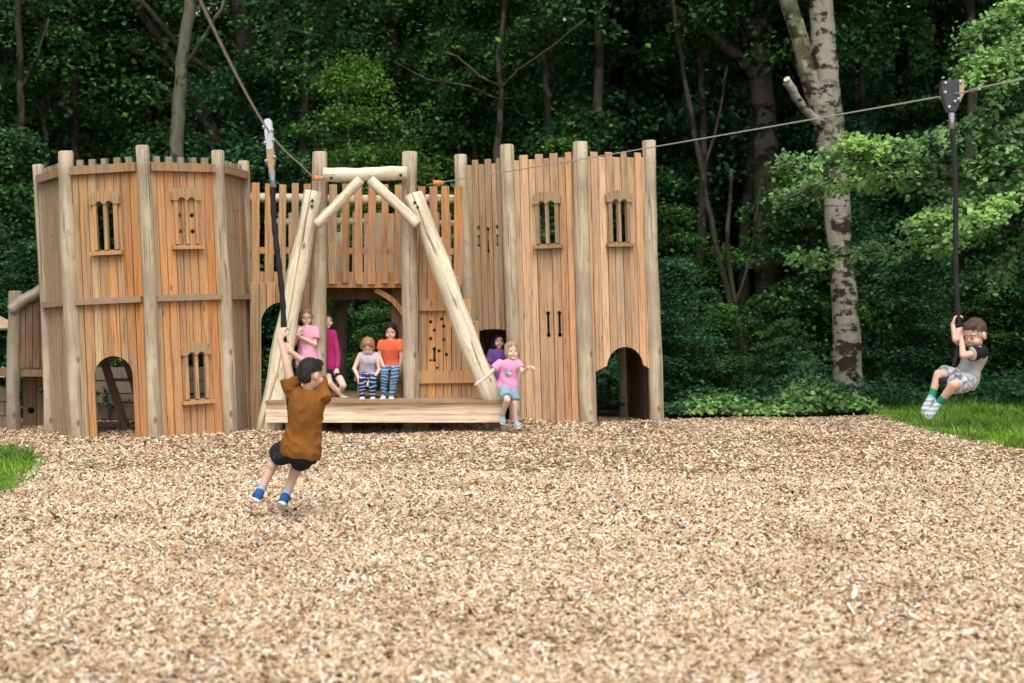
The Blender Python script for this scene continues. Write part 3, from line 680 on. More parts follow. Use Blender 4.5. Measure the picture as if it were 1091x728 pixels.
    b.cap(h(0, .070, .006), h(0, .080, -.019), .006*hs, .0088*hs, 8)
    link('body', remesh(b, vox, 3), M[skin], e)
    for s in (-1, 1):
        ey = MB(); ey.ball(h(s*.029, .0665, .000), (.0110*hs, .007*hs, .0050*hs), H3, 12, 8); ey.ball(h(s*.029, .0722, .001), (.0068*hs, .0042*hs, .0052*hs), H3, 10, 6, m=1); ey.build('eye', [M['eyew'], M['iris']], e, smooth=True)
        MB().cap(h(s*.017, .074, .021), h(s*.042, .066, .021), .0028*hs, .0022*hs, 6).build('eyebrow', M[hair], e, smooth=True)
    MB().ball(h(0, .0725, -.052), (.017*hs, .006*hs, .0045*hs), H3, 12, 6).build('mouth', M['lips'], e, smooth=True)
    if glasses:
        g = MB()
        for s in (-1, 1):
            g.tube([h(s*.031+.02*math.cos(a), .088, .002+.017*math.sin(a)) for a in [2*math.pi*i/14 for i in range(15)]], .0026*hs, 6); g.tube([h(s*.051, .086, .004), h(s*.072, .03, .004)], .002, 5)
        g.tube([h(-.011, .09, .004), h(.011, .09, .004)], .0026, 5); g.build('glasses', M['glass_frame'], e)
    # hair
    hb = MB()
    if hairstyle == 'short':
        hb.ball(h(0, -.018, .037), (.0750*hs, .089*hs, .079*hs), H3); hb.ball(h(0, -.046, .0), (.062*hs, .057*hs, .066*hs), H3); hb.ball(h(0, .032, .080), (.055*hs, .042*hs, .030*hs), H3); hb.ball(h(0, -.055, -.03), (.042*hs, .030*hs, .035*hs), H3)
    elif hairstyle in ('long', 'tied', 'bob'):
        hb.ball(h(0, -.022, .036), (.083*hs, .093*hs, .088*hs), H3); hb.ball(h(0, -.045, -.01), (.076*hs, .062*hs, .08*hs), H3)
        for s in (-1, 1): hb.cap(h(s*.03, .05, .085), h(s*.074, .02, .02), .022*hs, .015*hs)
        if hairstyle == 'tied': hb.ball(h(0, -.12, .03), .035*hs); hb.cap(h(0, -.125, .02), h(0.01, -.14, -.10), .028*hs, .012*hs)
        else:
            ln = -.20 if hairstyle == 'long' else -.09
            for s in (-1, -.5, 0, .5, 1): hb.cap(h(s*.062, -.035-.03*(1-abs(s)), .0), h(s*.078, -.03-.035*(1-abs(s)), ln+.01*abs(s)), .030*hs, .018*hs)
            for s in (-1, 1): hb.cap(h(s*.072, .005, .01), h(s*.080, .0, ln+.03), .018*hs, .011*hs)
    hm = remesh(hb, .0055, 1, (.0025 if hairstyle == 'short' else .004)*hs, 60 if hairstyle == 'short' else 42, seed)
    rg = np.random.default_rng(seed); nvv = len(hm.vertices); co = np.empty(nvv*3); no = np.empty(nvv*3); hm.vertices.foreach_get('co', co); hm.vertices.foreach_get('normal', no); co = co.reshape(-1, 3); no = no.reshape(-1, 3)
    ii = rg.integers(0, nvv, 5200); c = co[ii]; nn = no[ii]; crown = np.array(h(0, -.03, .13)); dd = c-crown+rg.normal(0, .02, c.shape); dd = dd-nn*(dd*nn).sum(1)[:, None]; dd = dd/(np.linalg.norm(dd, axis=1)[:, None]+1e-6)
    ln = (.016 if hairstyle == 'short' else .030)*hs*rg.uniform(.5, 1.3, len(c))[:, None]; sd = np.cross(nn, dd); tip = c+dd*ln+nn*ln*(.32 if hairstyle == 'short' else .16); w_ = .0011*hs
    b0 = c-sd*w_-nn*.002; b1 = c+sd*w_-nn*.002; VV = np.stack([b0, b1, tip], 1).reshape(-1, 3)
    bm = bmesh.new(); bm.from_mesh(hm); sm = npmesh('s', VV, 0, 3); bm.from_mesh(sm); bm.to_mesh(hm); bm.free()
    link('hair', hm, M[hair], e)
    # clothes
    def sleeve(m, s, frac, r, flare=.012):
        A, E, Wt = J['sh_'+s], J['el_'+s], J['wr_'+s]
        if frac <= 1: m.tube([A-(E-A)*.12, A+(E-A)*.1, A+(E-A)*frac*.6, A+(E-A)*frac], [r_ua+.008, r_ua+.014, r_ua+flare+.004, r_ua+flare+.004-.0*frac], 14); m.ball(A, r_ua+.009)
        else: m.cap(A, E, r_ua+.012, r_el+.011, 14); m.tube([E, E+(Wt-E)*(frac-1)*.5, E+(Wt-E)*(frac-1)], [r_el+.011, r_el+.009, r_wr+.011], 14)
    if top:
        m = MB(); hem = top.get('hem', .02); inf = top.get('inf', .014); ts = [hem, hem*.5+.06, .14, .28, .45, .62, .78, .88, .945, .985, 1.02]; fl = top.get('flare', .014)
        m.loft([sec(t, inf+fl*max(0, (.6-t))/.6) for t in ts])
        for s in 'ab':
            if top.get('sleeve', .5) > 0: sleeve(m, s, top.get('sleeve', .5), r_ua, top.get('sflare', .014))
            elif top.get('cap', True): m.ball(J['sh_'+s]*.86+sc*.14, .040*k)
        tm = link(top['name'], remesh(m, .0065, 2, top.get('fold', .010), top.get('ffreq', 9), seed, True), M[top['mat']], e)
        if 'sleevemat' in top:
            for s in 'ab':
                m = MB(); sleeve(m, s, top['sleeve'], r_ua+.0, .024); m.ball(J['sh_'+s], r_ua+.022); link('sleeve', remesh(m, .0065, 2, .003, 13, seed), M[top['sleevemat']], tm)
        if 'badge' in top:
            c, sv, fv = sec(.62, inf+.012); u = -fv.normalized() if fv.dot(fwd) < 0 else fv.normalized(); u = u if u.dot(fwd) > 0 else -u
            MB().ball(c+u*(fv.length-.004), (.045*k, .012, .045*k), Matrix((u.cross(ax), u, ax)).transposed(), 16, 8).build('printed_badge', M['print'], tm, smooth=True)
    if bottom:
        m = MB(); f = bottom['len']; inf = bottom.get('inf', .012)
        m.loft([sec(t, inf) for t in (-.04, .05, .12, .20)])
        for s in 'ab':
            A, K_, An = J['hip_'+s], J['knee_'+s], J['ankle_'+s]
            if f <= 1: m.tube([A, A.lerp(K_, f*.5), A.lerp(K_, f)], [.060*k+inf*.4, .060*k+inf*1.3, .054*k+inf*1.6], 16); m.ball(A, .060*k+inf*.4)
            else: m.cap(A, K_, .064*k+inf*.8, .043*k+inf*.7, 16); m.tube([K_, K_.lerp(An, .3), K_.lerp(An, (f-1)*.6), K_.lerp(An, f-1)], [.043*k+inf*.7, .044*k+inf*.8, .036*k+inf*.7, .027*k+inf], 16)
        link(bottom['name'], remesh(m, .0065, 2, .007, 11, seed+3, True), M[bottom['mat']], e)
    for s in 'ab':
        A, K_ = J['ankle_'+s], J['knee_'+s]; dn = (A-K_).normalized(); toe = J['toe_'+s].normalized(); up = (-dn-toe*(-dn).dot(toe)).normalized(); sd = toe.cross(up)
        if socks: link('sock', remesh(MB().tube([A-dn*socks[1], A-dn*socks[1]*.5, A+dn*.03], [.034*k, .033*k, .034*k], 14), .006, 1), M[socks[0]], e)
        if shoes:
            S = A+dn*.030*k; m = MB(); secs = []
            for x, wd, hh in ((-.062, .022, .026), (-.045, .031, .036), (-.01, .034, .042), (.03, .033, .036), (.07, .039, .026), (.105, .038, .020), (.132, .022, .013)):
                secs.append((S+toe*x*k+up*(hh-.03)*k, sd*wd*k, up*hh*k))
            m.loft(secs, 16); m.cap(A-dn*.012, S, .034*k, .036*k)
            sh = link('shoe', remesh(m, .006, 2), M[shoes[0]], e)
            m = MB(); m.loft([(S+toe*x*k-up*.034*k, sd*wd*k, up*.013*k) for x, wd in ((-.066, .024), (-.045, .034), (0, .033), (.05, .036), (.09, .042), (.12, .036), (.138, .02))], 14)
            link('sole', remesh(m, .0055, 1), M[shoes[1]], sh)
    return e
def V(*a): return Vector(a)
# boy in front, hanging on the left rope, seen from behind
Y = 10.30; rope = lambda py: P(286.5, 140, 10.4).lerp(P(303, 366, 10.46), (py-140)/226)
ra, rb = rope(353), rope(369)
da, na = V(.05, .25, 1).normalized(), V(.35, 1, 0).normalized(); db, nb = V(-.75, .15, .55).normalized(), V(-.2, 1, .2).normalized()
J = dict(head=P(332, 399, 10.27), sh_a=P(312, 420, 10.34), sh_b=P(345, 423, 10.27), pelvis=P(321, 477, 10.36), hip_a=P(311, 479, 10.40), hip_b=P(329, 481, 10.36),
    el_a=P(306, 389, 10.36), el_b=P(330, 391, 10.47), wr_a=ra-na*.037-da*.060, wr_b=rb-nb*.036-db*.055, hand_a=(da, na, 1.35, 1), hand_b=(db, nb, 1.45, 1),
    knee_a=P(296, 485, 10.62), knee_b=P(319, 492, 10.60), ankle_a=P(277, 524, 10.54), ankle_b=P(304, 529, 10.50), toe_a=V(-.22, .95, -.10).normalized(), toe_b=V(-.22, .9, -.32).normalized())
person('boy in rust brown t-shirt hanging from the left black rope, seen from behind', J, 1.05, 1.06, (0, 1, 0), (.72, .68, -.10), (0.05, 0, 1), 'skin', 'hair_dark', 'short',
    dict(name='t_shirt', mat='rust', sleeve=.52, hem=.03, inf=.022, flare=.016, sflare=.026, fold=.013, ffreq=14), dict(name='shorts', mat='navy', len=.86, inf=.018), ('shoe_blue', 'sole'), ('greysock', .06), vox=.0048, seed=2)
# boy on the right rope
Y = 11.2; rope = lambda py: TR.lerp(P(1022.5, 362, 11.2), (py-101)/261)
ra, rb = rope(340), rope(352)
da, na = V(.35, .25, .85).normalized(), V(1, -.3, -.3).normalized(); db, nb = V(-.12, .3, .9).normalized(), V(.25, 1, -.1).normalized()
J = dict(head=P(1038, 357, 11.14), sh_a=P(1036, 374, 11.27), sh_b=P(1046, 375, 11.06), pelvis=P(1030, 402, 11.2), hip_a=P(1025, 402, 11.26), hip_b=P(1033, 406, 11.14),
    el_a=P(1018, 362, 11.15), el_b=P(1026, 379, 10.95), wr_a=ra-na*.034-da*.055, wr_b=rb-nb*.034-db*.055, hand_a=(da, na, 1.45, -1), hand_b=(db, nb, 1.45, 1),
    knee_a=P(1000, 399, 11.16), knee_b=P(1016, 410, 10.93), ankle_a=P(992, 424, 11.14), ankle_b=P(1000, 430, 11.02), toe_a=V(-.55, -.45, -.55).normalized(), toe_b=V(-.6, -.35, -.6).normalized())
person('small boy in grey and black t-shirt riding the right rope above the grass', J, .88, 1.12, (-.85, -.5, 0), (-.72, -.62, -.30), (0, 0, 1), 'skin', 'hair_brown', 'short',
    dict(name='t_shirt', mat='greytee', sleeve=.55, hem=0.0, inf=.015, flare=.010, sleevemat='black'), dict(name='shorts', mat='shorts_pat', len=.80, inf=.018), ('shoe_grey', 'sole'), ('green_sock', .075), vox=.0048, seed=3)
def kid(label, Y, hd, sh, pel, el, wr, kn, an, k, hs, fwd=(0, -1, 0), toes=None, hands=None, hipw=9, **kw):
    """joints as (px, py[, dy]); depth offsets in metres"""
    Q = lambda p: P(p[0], p[1], Y+(p[2] if len(p) > 2 else 0)); pl = Q(pel); w = hipw
    J = dict(head=Q(hd), sh_a=Q((sh[0][0], sh[0][1]-2.2)), sh_b=Q((sh[1][0], sh[1][1]-2.2)), pelvis=pl, hip_a=pl+V(-.058*k, 0, -.02), hip_b=pl+V(.058*k, 0, -.02), el_a=Q(el[0]), el_b=Q(el[1]), wr_a=Q(wr[0]), wr_b=Q(wr[1]), knee_a=Q(kn[0]), knee_b=Q(kn[1]), ankle_a=Q(an[0]), ankle_b=Q(an[1]))
    t = toes or (V(-.15, -1, -.1), V(.15, -1, -.1)); J['toe_a'], J['toe_b'] = t[0].normalized(), t[1].normalized()
    for s in 'ab':
        d = (J['wr_'+s]-J['el_'+s]).normalized(); J['hand_'+s] = (hands[s] if hands and s in hands else (d, V(0, 1, -.2), .5, 1))
    return person(label, J, k, hs, fwd, **kw)
kid('girl with glasses in pink top standing on the deck behind the left log leg', 18.42, (326.5, 338.5), ((318.5, 353), (336, 353)), (327.5, 386), ((314.5, 366), (335.5, 367, -.06)), ((316.5, 358, -.16), (320, 359, -.16)), ((323, 406), (332, 406)), ((322.5, 424), (333, 424)), 1.0, 1.0, (.15, -1, 0),
    hfwd=(.15, -1, -.05), skin='skin_pale', hair='hair_red', hairstyle='tied', top=dict(name='pink_top', mat='pink', sleeve=.62, hem=-.02, inf=.016, flare=.035, sflare=.028), bottom=dict(name='shorts', mat='whitec', len=.5), shoes=('shoe_white', 'sole'), glasses=True, seed=5,
    hands={'a': (V(.2, -.3, 1), V(.6, .6, .3), 1.0), 'b': (V(-1, -.2, .3), V(0, .5, .6), 1.0)})
kid('girl in magenta cardigan sitting half hidden behind the left tall post', 18.78, (348.5, 342), ((341, 357), (354.5, 357)), (351, 391), ((339, 376), (360, 377, -.05)), ((342, 394), (359, 393, -.12)), ((351, 408, -.22), (366, 411, -.20)), ((365, 423, -.12), (357, 425, .05)), 1.0, 1.0, (.5, -1, 0), toes=(V(.9, -.4, -.2), V(.4, -1, -.1)),
    hfwd=(.5, -1, 0), skin='skin_pale', hair='hair_dark', hairstyle='long', top=dict(name='cardigan', mat='magenta', sleeve=1.95, hem=.05, inf=.016, flare=.02), bottom=dict(name='shorts', mat='navy', len=.55), shoes=('shoe_white', 'sole'), seed=6)
kid('girl in pale lilac top and navy striped leggings sitting and looking down', 18.48, (392, 370.5, -.05), ((383.5, 381), (401.5, 381)), (392, 399, .12), ((377.5, 393, -.03), (404.5, 394, -.03)), ((382, 403, -.16), (397.5, 404, -.16)), ((386.5, 405, -.22), (397, 405, -.22)), ((386, 424, -.20), (397, 424, -.20)), .98, 1.05, hfwd=(0, -1, -.55), skin='skin_pale', hair='hair_red', hairstyle='tied',
    top=dict(name='sleeveless_top', mat='lilac', sleeve=0.0, hem=.04, inf=.016, flare=.015), bottom=dict(name='leggings', mat='stripe_navy', len=1.92, inf=.010), shoes=('shoe_white', 'sole'), width=1.08, seed=7, hands={'a': (V(.5, -.5, -.4), V(.3, .3, -.6), .6), 'b': (V(-.4, -.6, -.4), V(-.2, .3, -.6), .6)})
kid('dark-haired girl in coral t-shirt and blue striped leggings sitting beside the tall post', 18.50, (416.5, 354), ((406.5, 367.5), (425.5, 367)), (416, 391.5, .1), ((404, 379), (428, 380)), ((409, 392, -.14), (426, 391, .02)), ((410, 396, -.24), (421, 394, -.24)), ((408.5, 423, -.16), (417, 424, -.20)), 1.0, 1.03, hfwd=(-.05, -1, -.12), skin='skin', hair='hair_dark', hairstyle='bob',
    top=dict(name='t_shirt', mat='coral', sleeve=.55, hem=.02, inf=.016, flare=.018), bottom=dict(name='leggings', mat='stripe_blue', len=1.92, inf=.009), shoes=('shoe_white', 'sole'), seed=8)
kid('blond girl in bright pink t-shirt stepping off the deck with arms out', 17.8, (545, 374.5), ((533, 389), (552, 389)), (541, 410, .04), ((521.5, 398.5, -.05), (557.5, 397, -.08)), ((514.5, 405, -.1), (563, 391, -.22)), ((540.5, 426.5, -.20), (548, 430, -.04)), ((535.5, 442.5, .02), (549.5, 448, .0)), .92, 1.02, (.15, -1, 0), toes=(V(.15, -.8, -.5), V(.3, -.9, -.25)),
    hfwd=(.35, -1, .02), skin='skin_pale', hair='hair_blond', hairstyle='tied', top=dict(name='t_shirt', mat='pinktee_pat', sleeve=.55, hem=0.0, inf=.016, flare=.022, badge=True), bottom=dict(name='denim_shorts', mat='denim', len=.82, inf=.016), shoes=('shoe_teal', 'sole'), socks=('pink', .05), seed=9,
    hands={'a': (V(-.8, -.2, -.3), V(-.2, .2, -1), .5), 'b': (V(.5, -.6, .1), V(0, 0, -1), .6)})
kid('dark-haired girl in purple top peeking out of the opening beside the right tower', 19.42, (531.5, 364), ((523.5, 378), (539.5, 378)), (531, 409), ((520.5, 393), (542.5, 393)), ((521.5, 406, -.08), (541, 406, -.08)), ((527, 428), (535, 428)), ((527, 441), (535, 441)), .98, 1.0, (-.1, -1, 0), hfwd=(.15, -1, 0), skin='skin', hair='hair_dark', hairstyle='long',
    top=dict(name='purple_top', mat='purple', sleeve=.6, hem=.02, inf=.015, flare=.015), bottom=dict(name='leggings', mat='navy', len=1.9, inf=.01), shoes=('shoe_white', 'sole'), seed=10)
# ---------------------------------------------------------------- the ground
def inpoly_left(x, y):   # lawn on the left: true inside
    return (x < np.interp(y, [8, 10, 11.6, 12.4, 13.95, 15.4, 16.2], [-4.7, -4.42, -4.2, -4.3, -4.7, -5.25, -6.8])+.04*np.sin(y*9)) & (y < 16.2)
def inpoly_right(x, y):  # lawn on the right
    return (x > np.interp(y, [14.6, 15.7, 17.8, 19.3, 22], [6.3, 5.62, 5.28, 5.3, 5.25])+.05*np.sin(y*7)+.03*np.sin(y*19)) & (y > 14.8)
def sheet(name, x0, x1, y0, y1, st, dz, mat, maskfn=None, kind='structure'):
    xs = np.arange(x0, x1+1e-6, st); ys = np.arange(y0, y1+1e-6, st)
    X, Y = np.meshgrid(xs, ys); Z = gh(X, Y)+dz
    V = np.stack([X, Y, Z], -1).reshape(-1, 3); nx = len(xs); ny = len(ys)
    I = np.arange(nx*ny).reshape(ny, nx)
    Fq = np.stack([I[:-1, :-1], I[:-1, 1:], I[1:, 1:], I[1:, :-1]], -1).reshape(-1, 4)
    if maskfn is not None:
        c = V[Fq].mean(1); Fq = Fq[maskfn(c[:, 0], c[:, 1])]
    me = bpy.data.meshes.new(name); me.from_pydata(V.tolist(), [], Fq.tolist()); me.shade_smooth()
    return tag(link(name, me, mat), kind=kind)
t = NT('forest_soil'); c = t.ramp(t.noise(t.coord(), 3.0, 8, .7), [(.3, (.018, .016, .010)), (.5, (.04, .032, .02)), (.62, (.03, .045, .015)), (.8, (.07, .055, .03))])
M['soil'] = t.bsdf(c, .95, .1, t.noise(t.coord(), 9, 6, .7), 1, .05)
t = NT('chip_bed'); v = t.n('ShaderNodeTexVoronoi'); v.inputs['Scale'].default_value = 55; t.l(t.coord(), v.inputs['Vector'])
c = t.ramp(t.n('ShaderNodeSeparateColor').outputs[0], [(0, (.1, .06, .03)), (1, (.1, .06, .03))])
sp = t.n('ShaderNodeSeparateColor'); t.l(v.outputs['Color'], sp.inputs[0])
c = t.ramp(sp.outputs[0], [(0, (.14, .08, .045)), (.3, (.30, .19, .11)), (.6, (.42, .29, .18)), (1, (.52, .39, .27))])
M['chipbed'] = t.bsdf(c, .9, .15, v.outputs['Distance'], 1, .02)
t = NT('wood_chips'); isl = t.island()
c = t.ramp(isl, [(0, (.08, .048, .03)), (.08, (.20, .125, .075)), (.18, (.40, .265, .165)), (.32, (.66, .535, .40)), (.46, (.50, .345, .22)), (.60, (.74, .64, .52)), (.72, (.44, .27, .15)), (.80, (.62, .47, .33)), (.90, (.87, .81, .71)), (1, (.60, .56, .50))])
n = t.noise(t.coord(), .8, 4, .6); c = t.mix(1.0, c, t.ramp(n, [(.3, (.88, .83, .76)), (.45, (1.06, 1.03, .95)), (.6, (1.14, 1.12, 1.03))]), 'MULTIPLY')
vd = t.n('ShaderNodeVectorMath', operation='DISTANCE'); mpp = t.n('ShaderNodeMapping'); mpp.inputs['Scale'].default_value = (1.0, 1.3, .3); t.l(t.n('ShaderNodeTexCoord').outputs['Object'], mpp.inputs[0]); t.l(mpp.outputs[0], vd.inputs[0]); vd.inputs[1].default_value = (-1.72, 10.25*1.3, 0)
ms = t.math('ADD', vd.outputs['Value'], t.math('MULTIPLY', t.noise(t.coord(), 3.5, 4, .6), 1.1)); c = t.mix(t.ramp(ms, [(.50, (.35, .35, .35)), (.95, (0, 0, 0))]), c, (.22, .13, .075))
n2 = t.noise(t.coord((1, 1, 1)), 70, 3, .5); c = t.mix(1.0, c, t.ramp(n2, [(.3, (.8, .78, .75)), (.7, (1.1, 1.1, 1.1))]), 'MULTIPLY')
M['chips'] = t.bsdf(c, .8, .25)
t = NT('lawn_soil'); c = t.ramp(t.noise(t.coord(), 5, 6, .6), [(.35, (.035, .06, .015)), (.6, (.06, .11, .02))]); M['lawn'] = t.bsdf(c, .95, .1)
M['grass'] = mat_leaf('grass_blades', [(0, (.10, .22, .02)), (.4, (.15, .33, .03)), (.75, (.21, .41, .045)), (.92, (.30, .44, .08)), (1, (.38, .36, .14))], .35)
# far ground
mb = MB(); n = 40; S = 260.0
xs = [(-S+2*S*i/n) for i in range(n+1)]
V = [(x, y+20, -.12+.9*float(sstep(30, 90, y+20))) for y in xs for x in xs]
mb.add(V, [(j*(n+1)+i, j*(n+1)+i+1, (j+1)*(n+1)+i+1, (j+1)*(n+1)+i) for j in range(n) for i in range(n)])
tag(mb.build('ground', M['soil'], smooth=True), kind='structure')
sheet('forest_floor', -14, 14, 2, 32, .25, -.06, M['soil'])
sheet('playground_surface', -9, 9, 1.5, 21, .1, 0, M['chipbed'], lambda x, y: ~inpoly_left(x, y) & ~inpoly_right(x, y) & (y < 20.2+.2*np.sin(x*2)))
sheet('lawn', -11, 10, 2, 22, .1, .015, M['lawn'], lambda x, y: (inpoly_left(x, y) | inpoly_right(x, y)))
def chips(n, ymin, ymax, sx, sy, sz):
    rng = RNG
    u = rng.random(n*2); y = np.sqrt(ymin**2+u*(ymax**2-ymin**2)); x = (rng.random(n*2)-.5)*(.80*y*1.12+1.6)
    k = ~inpoly_left(x+rng.normal(0, .10, n*2), y) & ~inpoly_right(x-np.abs(rng.normal(0, .16, n*2)), y+rng.normal(0, .1, n*2)) & (y < 20.3)
    x = x[k][:n]; y = y[k][:n]; n = len(x)
    tl = np.where(y > 13.5, .26, .42); th = rng.random(n)*2*np.pi; tp = rng.normal(0, 1, n)*tl; ro = rng.normal(0, 1, n)*tl
    L = sx*rng.lognormal(0, .42, n); Wd = sy*rng.lognormal(0, .35, n); H = sz*rng.lognormal(0, .3, n)
    e1 = np.stack([np.cos(th)*np.cos(tp), np.sin(th)*np.cos(tp), np.sin(tp)], 1)
    a = np.stack([-np.sin(th), np.cos(th), np.zeros(n)], 1); b = np.cross(e1, a)
    e2 = a*np.cos(ro)[:, None]+b*np.sin(ro)[:, None]; e3 = np.cross(e1, e2)
    z = gh(x, y)+.004+rng.random(n)*.022+np.abs(e1[:, 2])*L*.25
    c = np.stack([x, y, z], 1)
    return c, e1*L[:, None]/2, e2*Wd[:, None]/2, e3*H[:, None]/2
def chip_mesh(name):
    Vs = []; Fs = []; off = 0
    for n, y0, y1, sx, sy, sz in ((145000, 4.3, 9.0, .027, .014, .005), (115000, 9.0, 13.5, .031, .017, .006)):
        c, a, b, h = chips(n, y0, y1, sx, sy, sz); n = len(c)
        tpr = RNG.uniform(.45, 1.0, (n, 1)); sk = RNG.uniform(-.4, .4, (n, 1))
        top = [c-a-b+h, c+a-b*tpr+sk*a+h, c+a+b*tpr+h, c-a+b*tpr+h]; bot = [c-a-b-h, c+a-b*tpr+sk*a-h, c+a+b*tpr-h, c-a+b*tpr-h]
        V = np.stack(top+bot, 1).reshape(-1, 3); o = off+np.arange(n)[:, None]*8
        q = np.array([[0, 1, 2, 3], [0, 4, 5, 1], [1, 5, 6, 2], [2, 6, 7, 3], [3, 7, 4, 0]])
        Fs.append((o[:, None, :]+q[None]).reshape(-1, 4)); Vs.append(V); off += len(V)
    c, a, b, h = chips(270000, 13.5, 20.6, .031, .018, .006); n = len(c)
    V = np.stack([c-a-b, c+a-b*.6, c+a*.8+b, c-a+b*.8], 1).reshape(-1, 3)
    Fs.append((off+np.arange(n)[:, None]*4+np.arange(4)[None])); Vs.append(V)
    V = np.concatenate(Vs); Fq = np.concatenate(Fs).astype(np.int32)
    me = bpy.data.meshes.new(name); me.vertices.add(len(V)); me.vertices.foreach_set('co', V.astype(np.float32).ravel())
    me.loops.add(Fq.size); me.loops.foreach_set('vertex_index', Fq.ravel()); me.polygons.add(len(Fq))
    me.polygons.foreach_set('loop_start', np.arange(0, Fq.size, 4, dtype=np.int32)); me.polygons.foreach_set('loop_total', np.full(len(Fq), 4, dtype=np.int32))
    me.update(calc_edges=True); return me
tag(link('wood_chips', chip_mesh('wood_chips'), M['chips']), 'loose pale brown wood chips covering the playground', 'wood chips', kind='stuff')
def grass(name, label, n, x0, x1, y0, y1, fn, hgt=.075):
    x = RNG.uniform(x0, x1, n); y = RNG.uniform(y0, y1, n)
    k = fn(x+RNG.normal(0, .05, n), y+RNG.normal(0, .05, n)); x = x[k]; y = y[k]; n = len(x)
    cl = .6+.8*(.5+.5*np.sin(x*3.3+1.7*np.sin(y*2.1)))
    h = hgt*RNG.lognormal(0, .35, n)*cl; th = RNG.random(n)*2*np.pi; w = RNG.uniform(.002, .0045, n)+.0008*0
    b = np.stack([x, y, gh(x, y)+.01], 1); s = np.stack([np.cos(th), np.sin(th), 0*th], 1)*w[:, None]
    ln = RNG.normal(0, .45, (n, 2))*h[:, None]
    m = b+np.stack([ln[:, 0]*.4, ln[:, 1]*.4, h*.6], 1); tp = b+np.stack([ln[:, 0], ln[:, 1], h], 1)
    V = np.stack([b-s*1.3, b+s*1.3, m+s, tp, m-s], 1).reshape(-1, 3)
    return tag(link(name, npmesh(name, V, 5, 5), M['grass']), label, 'grass', kind='stuff')
grass('grass', 'bright green grass at the left edge beside the wood chips', 60000, -8, -4.0, 8, 16.6, inpoly_left)
grass('grass', 'bright green grass bank under the boy on the right rope', 120000, 4.4, 9.5, 14, 22, inpoly_right, .085)

M['fallen'] = mat_plain('fallen_leaf_green', (.16, .30, .08), .6, .3, .2)
for (px, py, a, sz, lb) in ((766, 583, .6, .075, 'single green fallen leaf lying on the wood chips right of centre'), (757, 600, 2.1, .05, 'small pale green fallen leaf just in front of the larger one on the wood chips')):
    Yl = F*1.5/(py-HY); p = P(px, py, Yl); p.z = float(gh(p.x, p.y))+.035
    pr = [(-.5, 0), (-.3, .22), (-.05, .34), (.22, .24), (.5, 0), (.2, -.26), (-.05, -.33), (-.3, -.2)]; mb = MB()
    mb.add([(0, 0, .0)]+[(x*sz, y*sz, sz*.22*abs(y)*2+.01*x) for x, y in pr], [(0, 1+i, 1+(i+1) % 8) for i in range(8)])
    o = mb.build('fallen_leaf', M['fallen'], None, Matrix.Translation(p) @ Matrix.Rotation(a, 4, 'Z') @ Matrix.Rotation(.5, 4, 'X')); tag(o, lb, 'leaf')
# ---------------------------------------------------------------- leaves
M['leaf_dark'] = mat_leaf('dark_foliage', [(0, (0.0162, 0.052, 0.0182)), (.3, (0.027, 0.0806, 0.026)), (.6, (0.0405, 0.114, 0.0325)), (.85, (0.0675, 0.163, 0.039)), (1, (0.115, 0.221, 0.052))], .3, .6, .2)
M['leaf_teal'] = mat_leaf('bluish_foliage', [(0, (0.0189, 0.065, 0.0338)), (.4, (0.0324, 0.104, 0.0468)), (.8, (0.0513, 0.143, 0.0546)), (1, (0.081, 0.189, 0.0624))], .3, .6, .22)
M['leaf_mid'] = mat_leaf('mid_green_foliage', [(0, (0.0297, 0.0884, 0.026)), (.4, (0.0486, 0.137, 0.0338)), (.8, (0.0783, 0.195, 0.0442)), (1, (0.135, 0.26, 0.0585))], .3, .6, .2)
M['leaf_bright'] = mat_leaf('lit_green_foliage', [(0, (.12, .24, .08)), (.4, (.18, .35, .11)), (.8, (.25, .43, .14)), (1, (.34, .50, .18))], .35, .5, .3)  # front light on the overhanging sprays is put into this lighter green
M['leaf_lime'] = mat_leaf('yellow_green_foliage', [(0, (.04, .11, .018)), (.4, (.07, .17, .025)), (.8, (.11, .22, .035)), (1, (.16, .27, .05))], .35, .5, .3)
M['bark_birch'] = mat_bark('pale_patched_bark', (0.291, 0.274, 0.21), (0.204, 0.188, 0.139), (0.0323, 0.0258, 0.0174), .50, (0.0645, 0.0807, 0.0256), True)
M['bark_patch'] = mat_bark('patched_brown_bark', (0.08, 0.068, 0.0528), (0.044, 0.0368, 0.0272), (0.0144, 0.012, 0.0088), .50, (0.04, 0.052, 0.02), True)
M['bark_dark'] = mat_bark('dark_bark', (.024, .020, .015), (.015, .012, .009), (.010, .009, .006), .5, (.016, .024, .009))
M['bark_green'] = mat_bark('mossy_pale_bark', (.12, .12, .08), (.08, .08, .052), (.035, .04, .02), .5, (.06, .085, .03))
M['bark_thin'] = mat_bark('grey_brown_bark', (0.0553, 0.0488, 0.0364), (0.0325, 0.0286, 0.0215), (0.0163, 0.0143, 0.00975), .5, (0.0228, 0.0325, 0.0117))
def unit(v): return v/np.maximum(np.linalg.norm(v, axis=1, keepdims=True), 1e-9)
def leafquads(c, s, rng, tilt=.55, drop=None, wid=.42):
    """one folded diamond per leaf, mostly facing up"""
    n = len(c); th = rng.random(n)*2*np.pi
    u = np.stack([np.cos(th), np.sin(th), rng.normal(-.25, tilt, n)], 1)
    if drop is not None: u = u+drop
    u = unit(u); nn = unit(np.stack([rng.normal(0, tilt, n), rng.normal(0, tilt, n), np.ones(n)], 1)); w = unit(np.cross(nn, u))
    s = (s*rng.uniform(.65, 1.25, n))[:, None]; f = unit(np.cross(u, w))*s*.10
    return np.stack([c-u*s*.5, c+w*s*wid*.95-u*s*.05+f, c+u*s*.55, c-w*s*wid*.95-u*s*.05+f], 1).reshape(-1, 3)
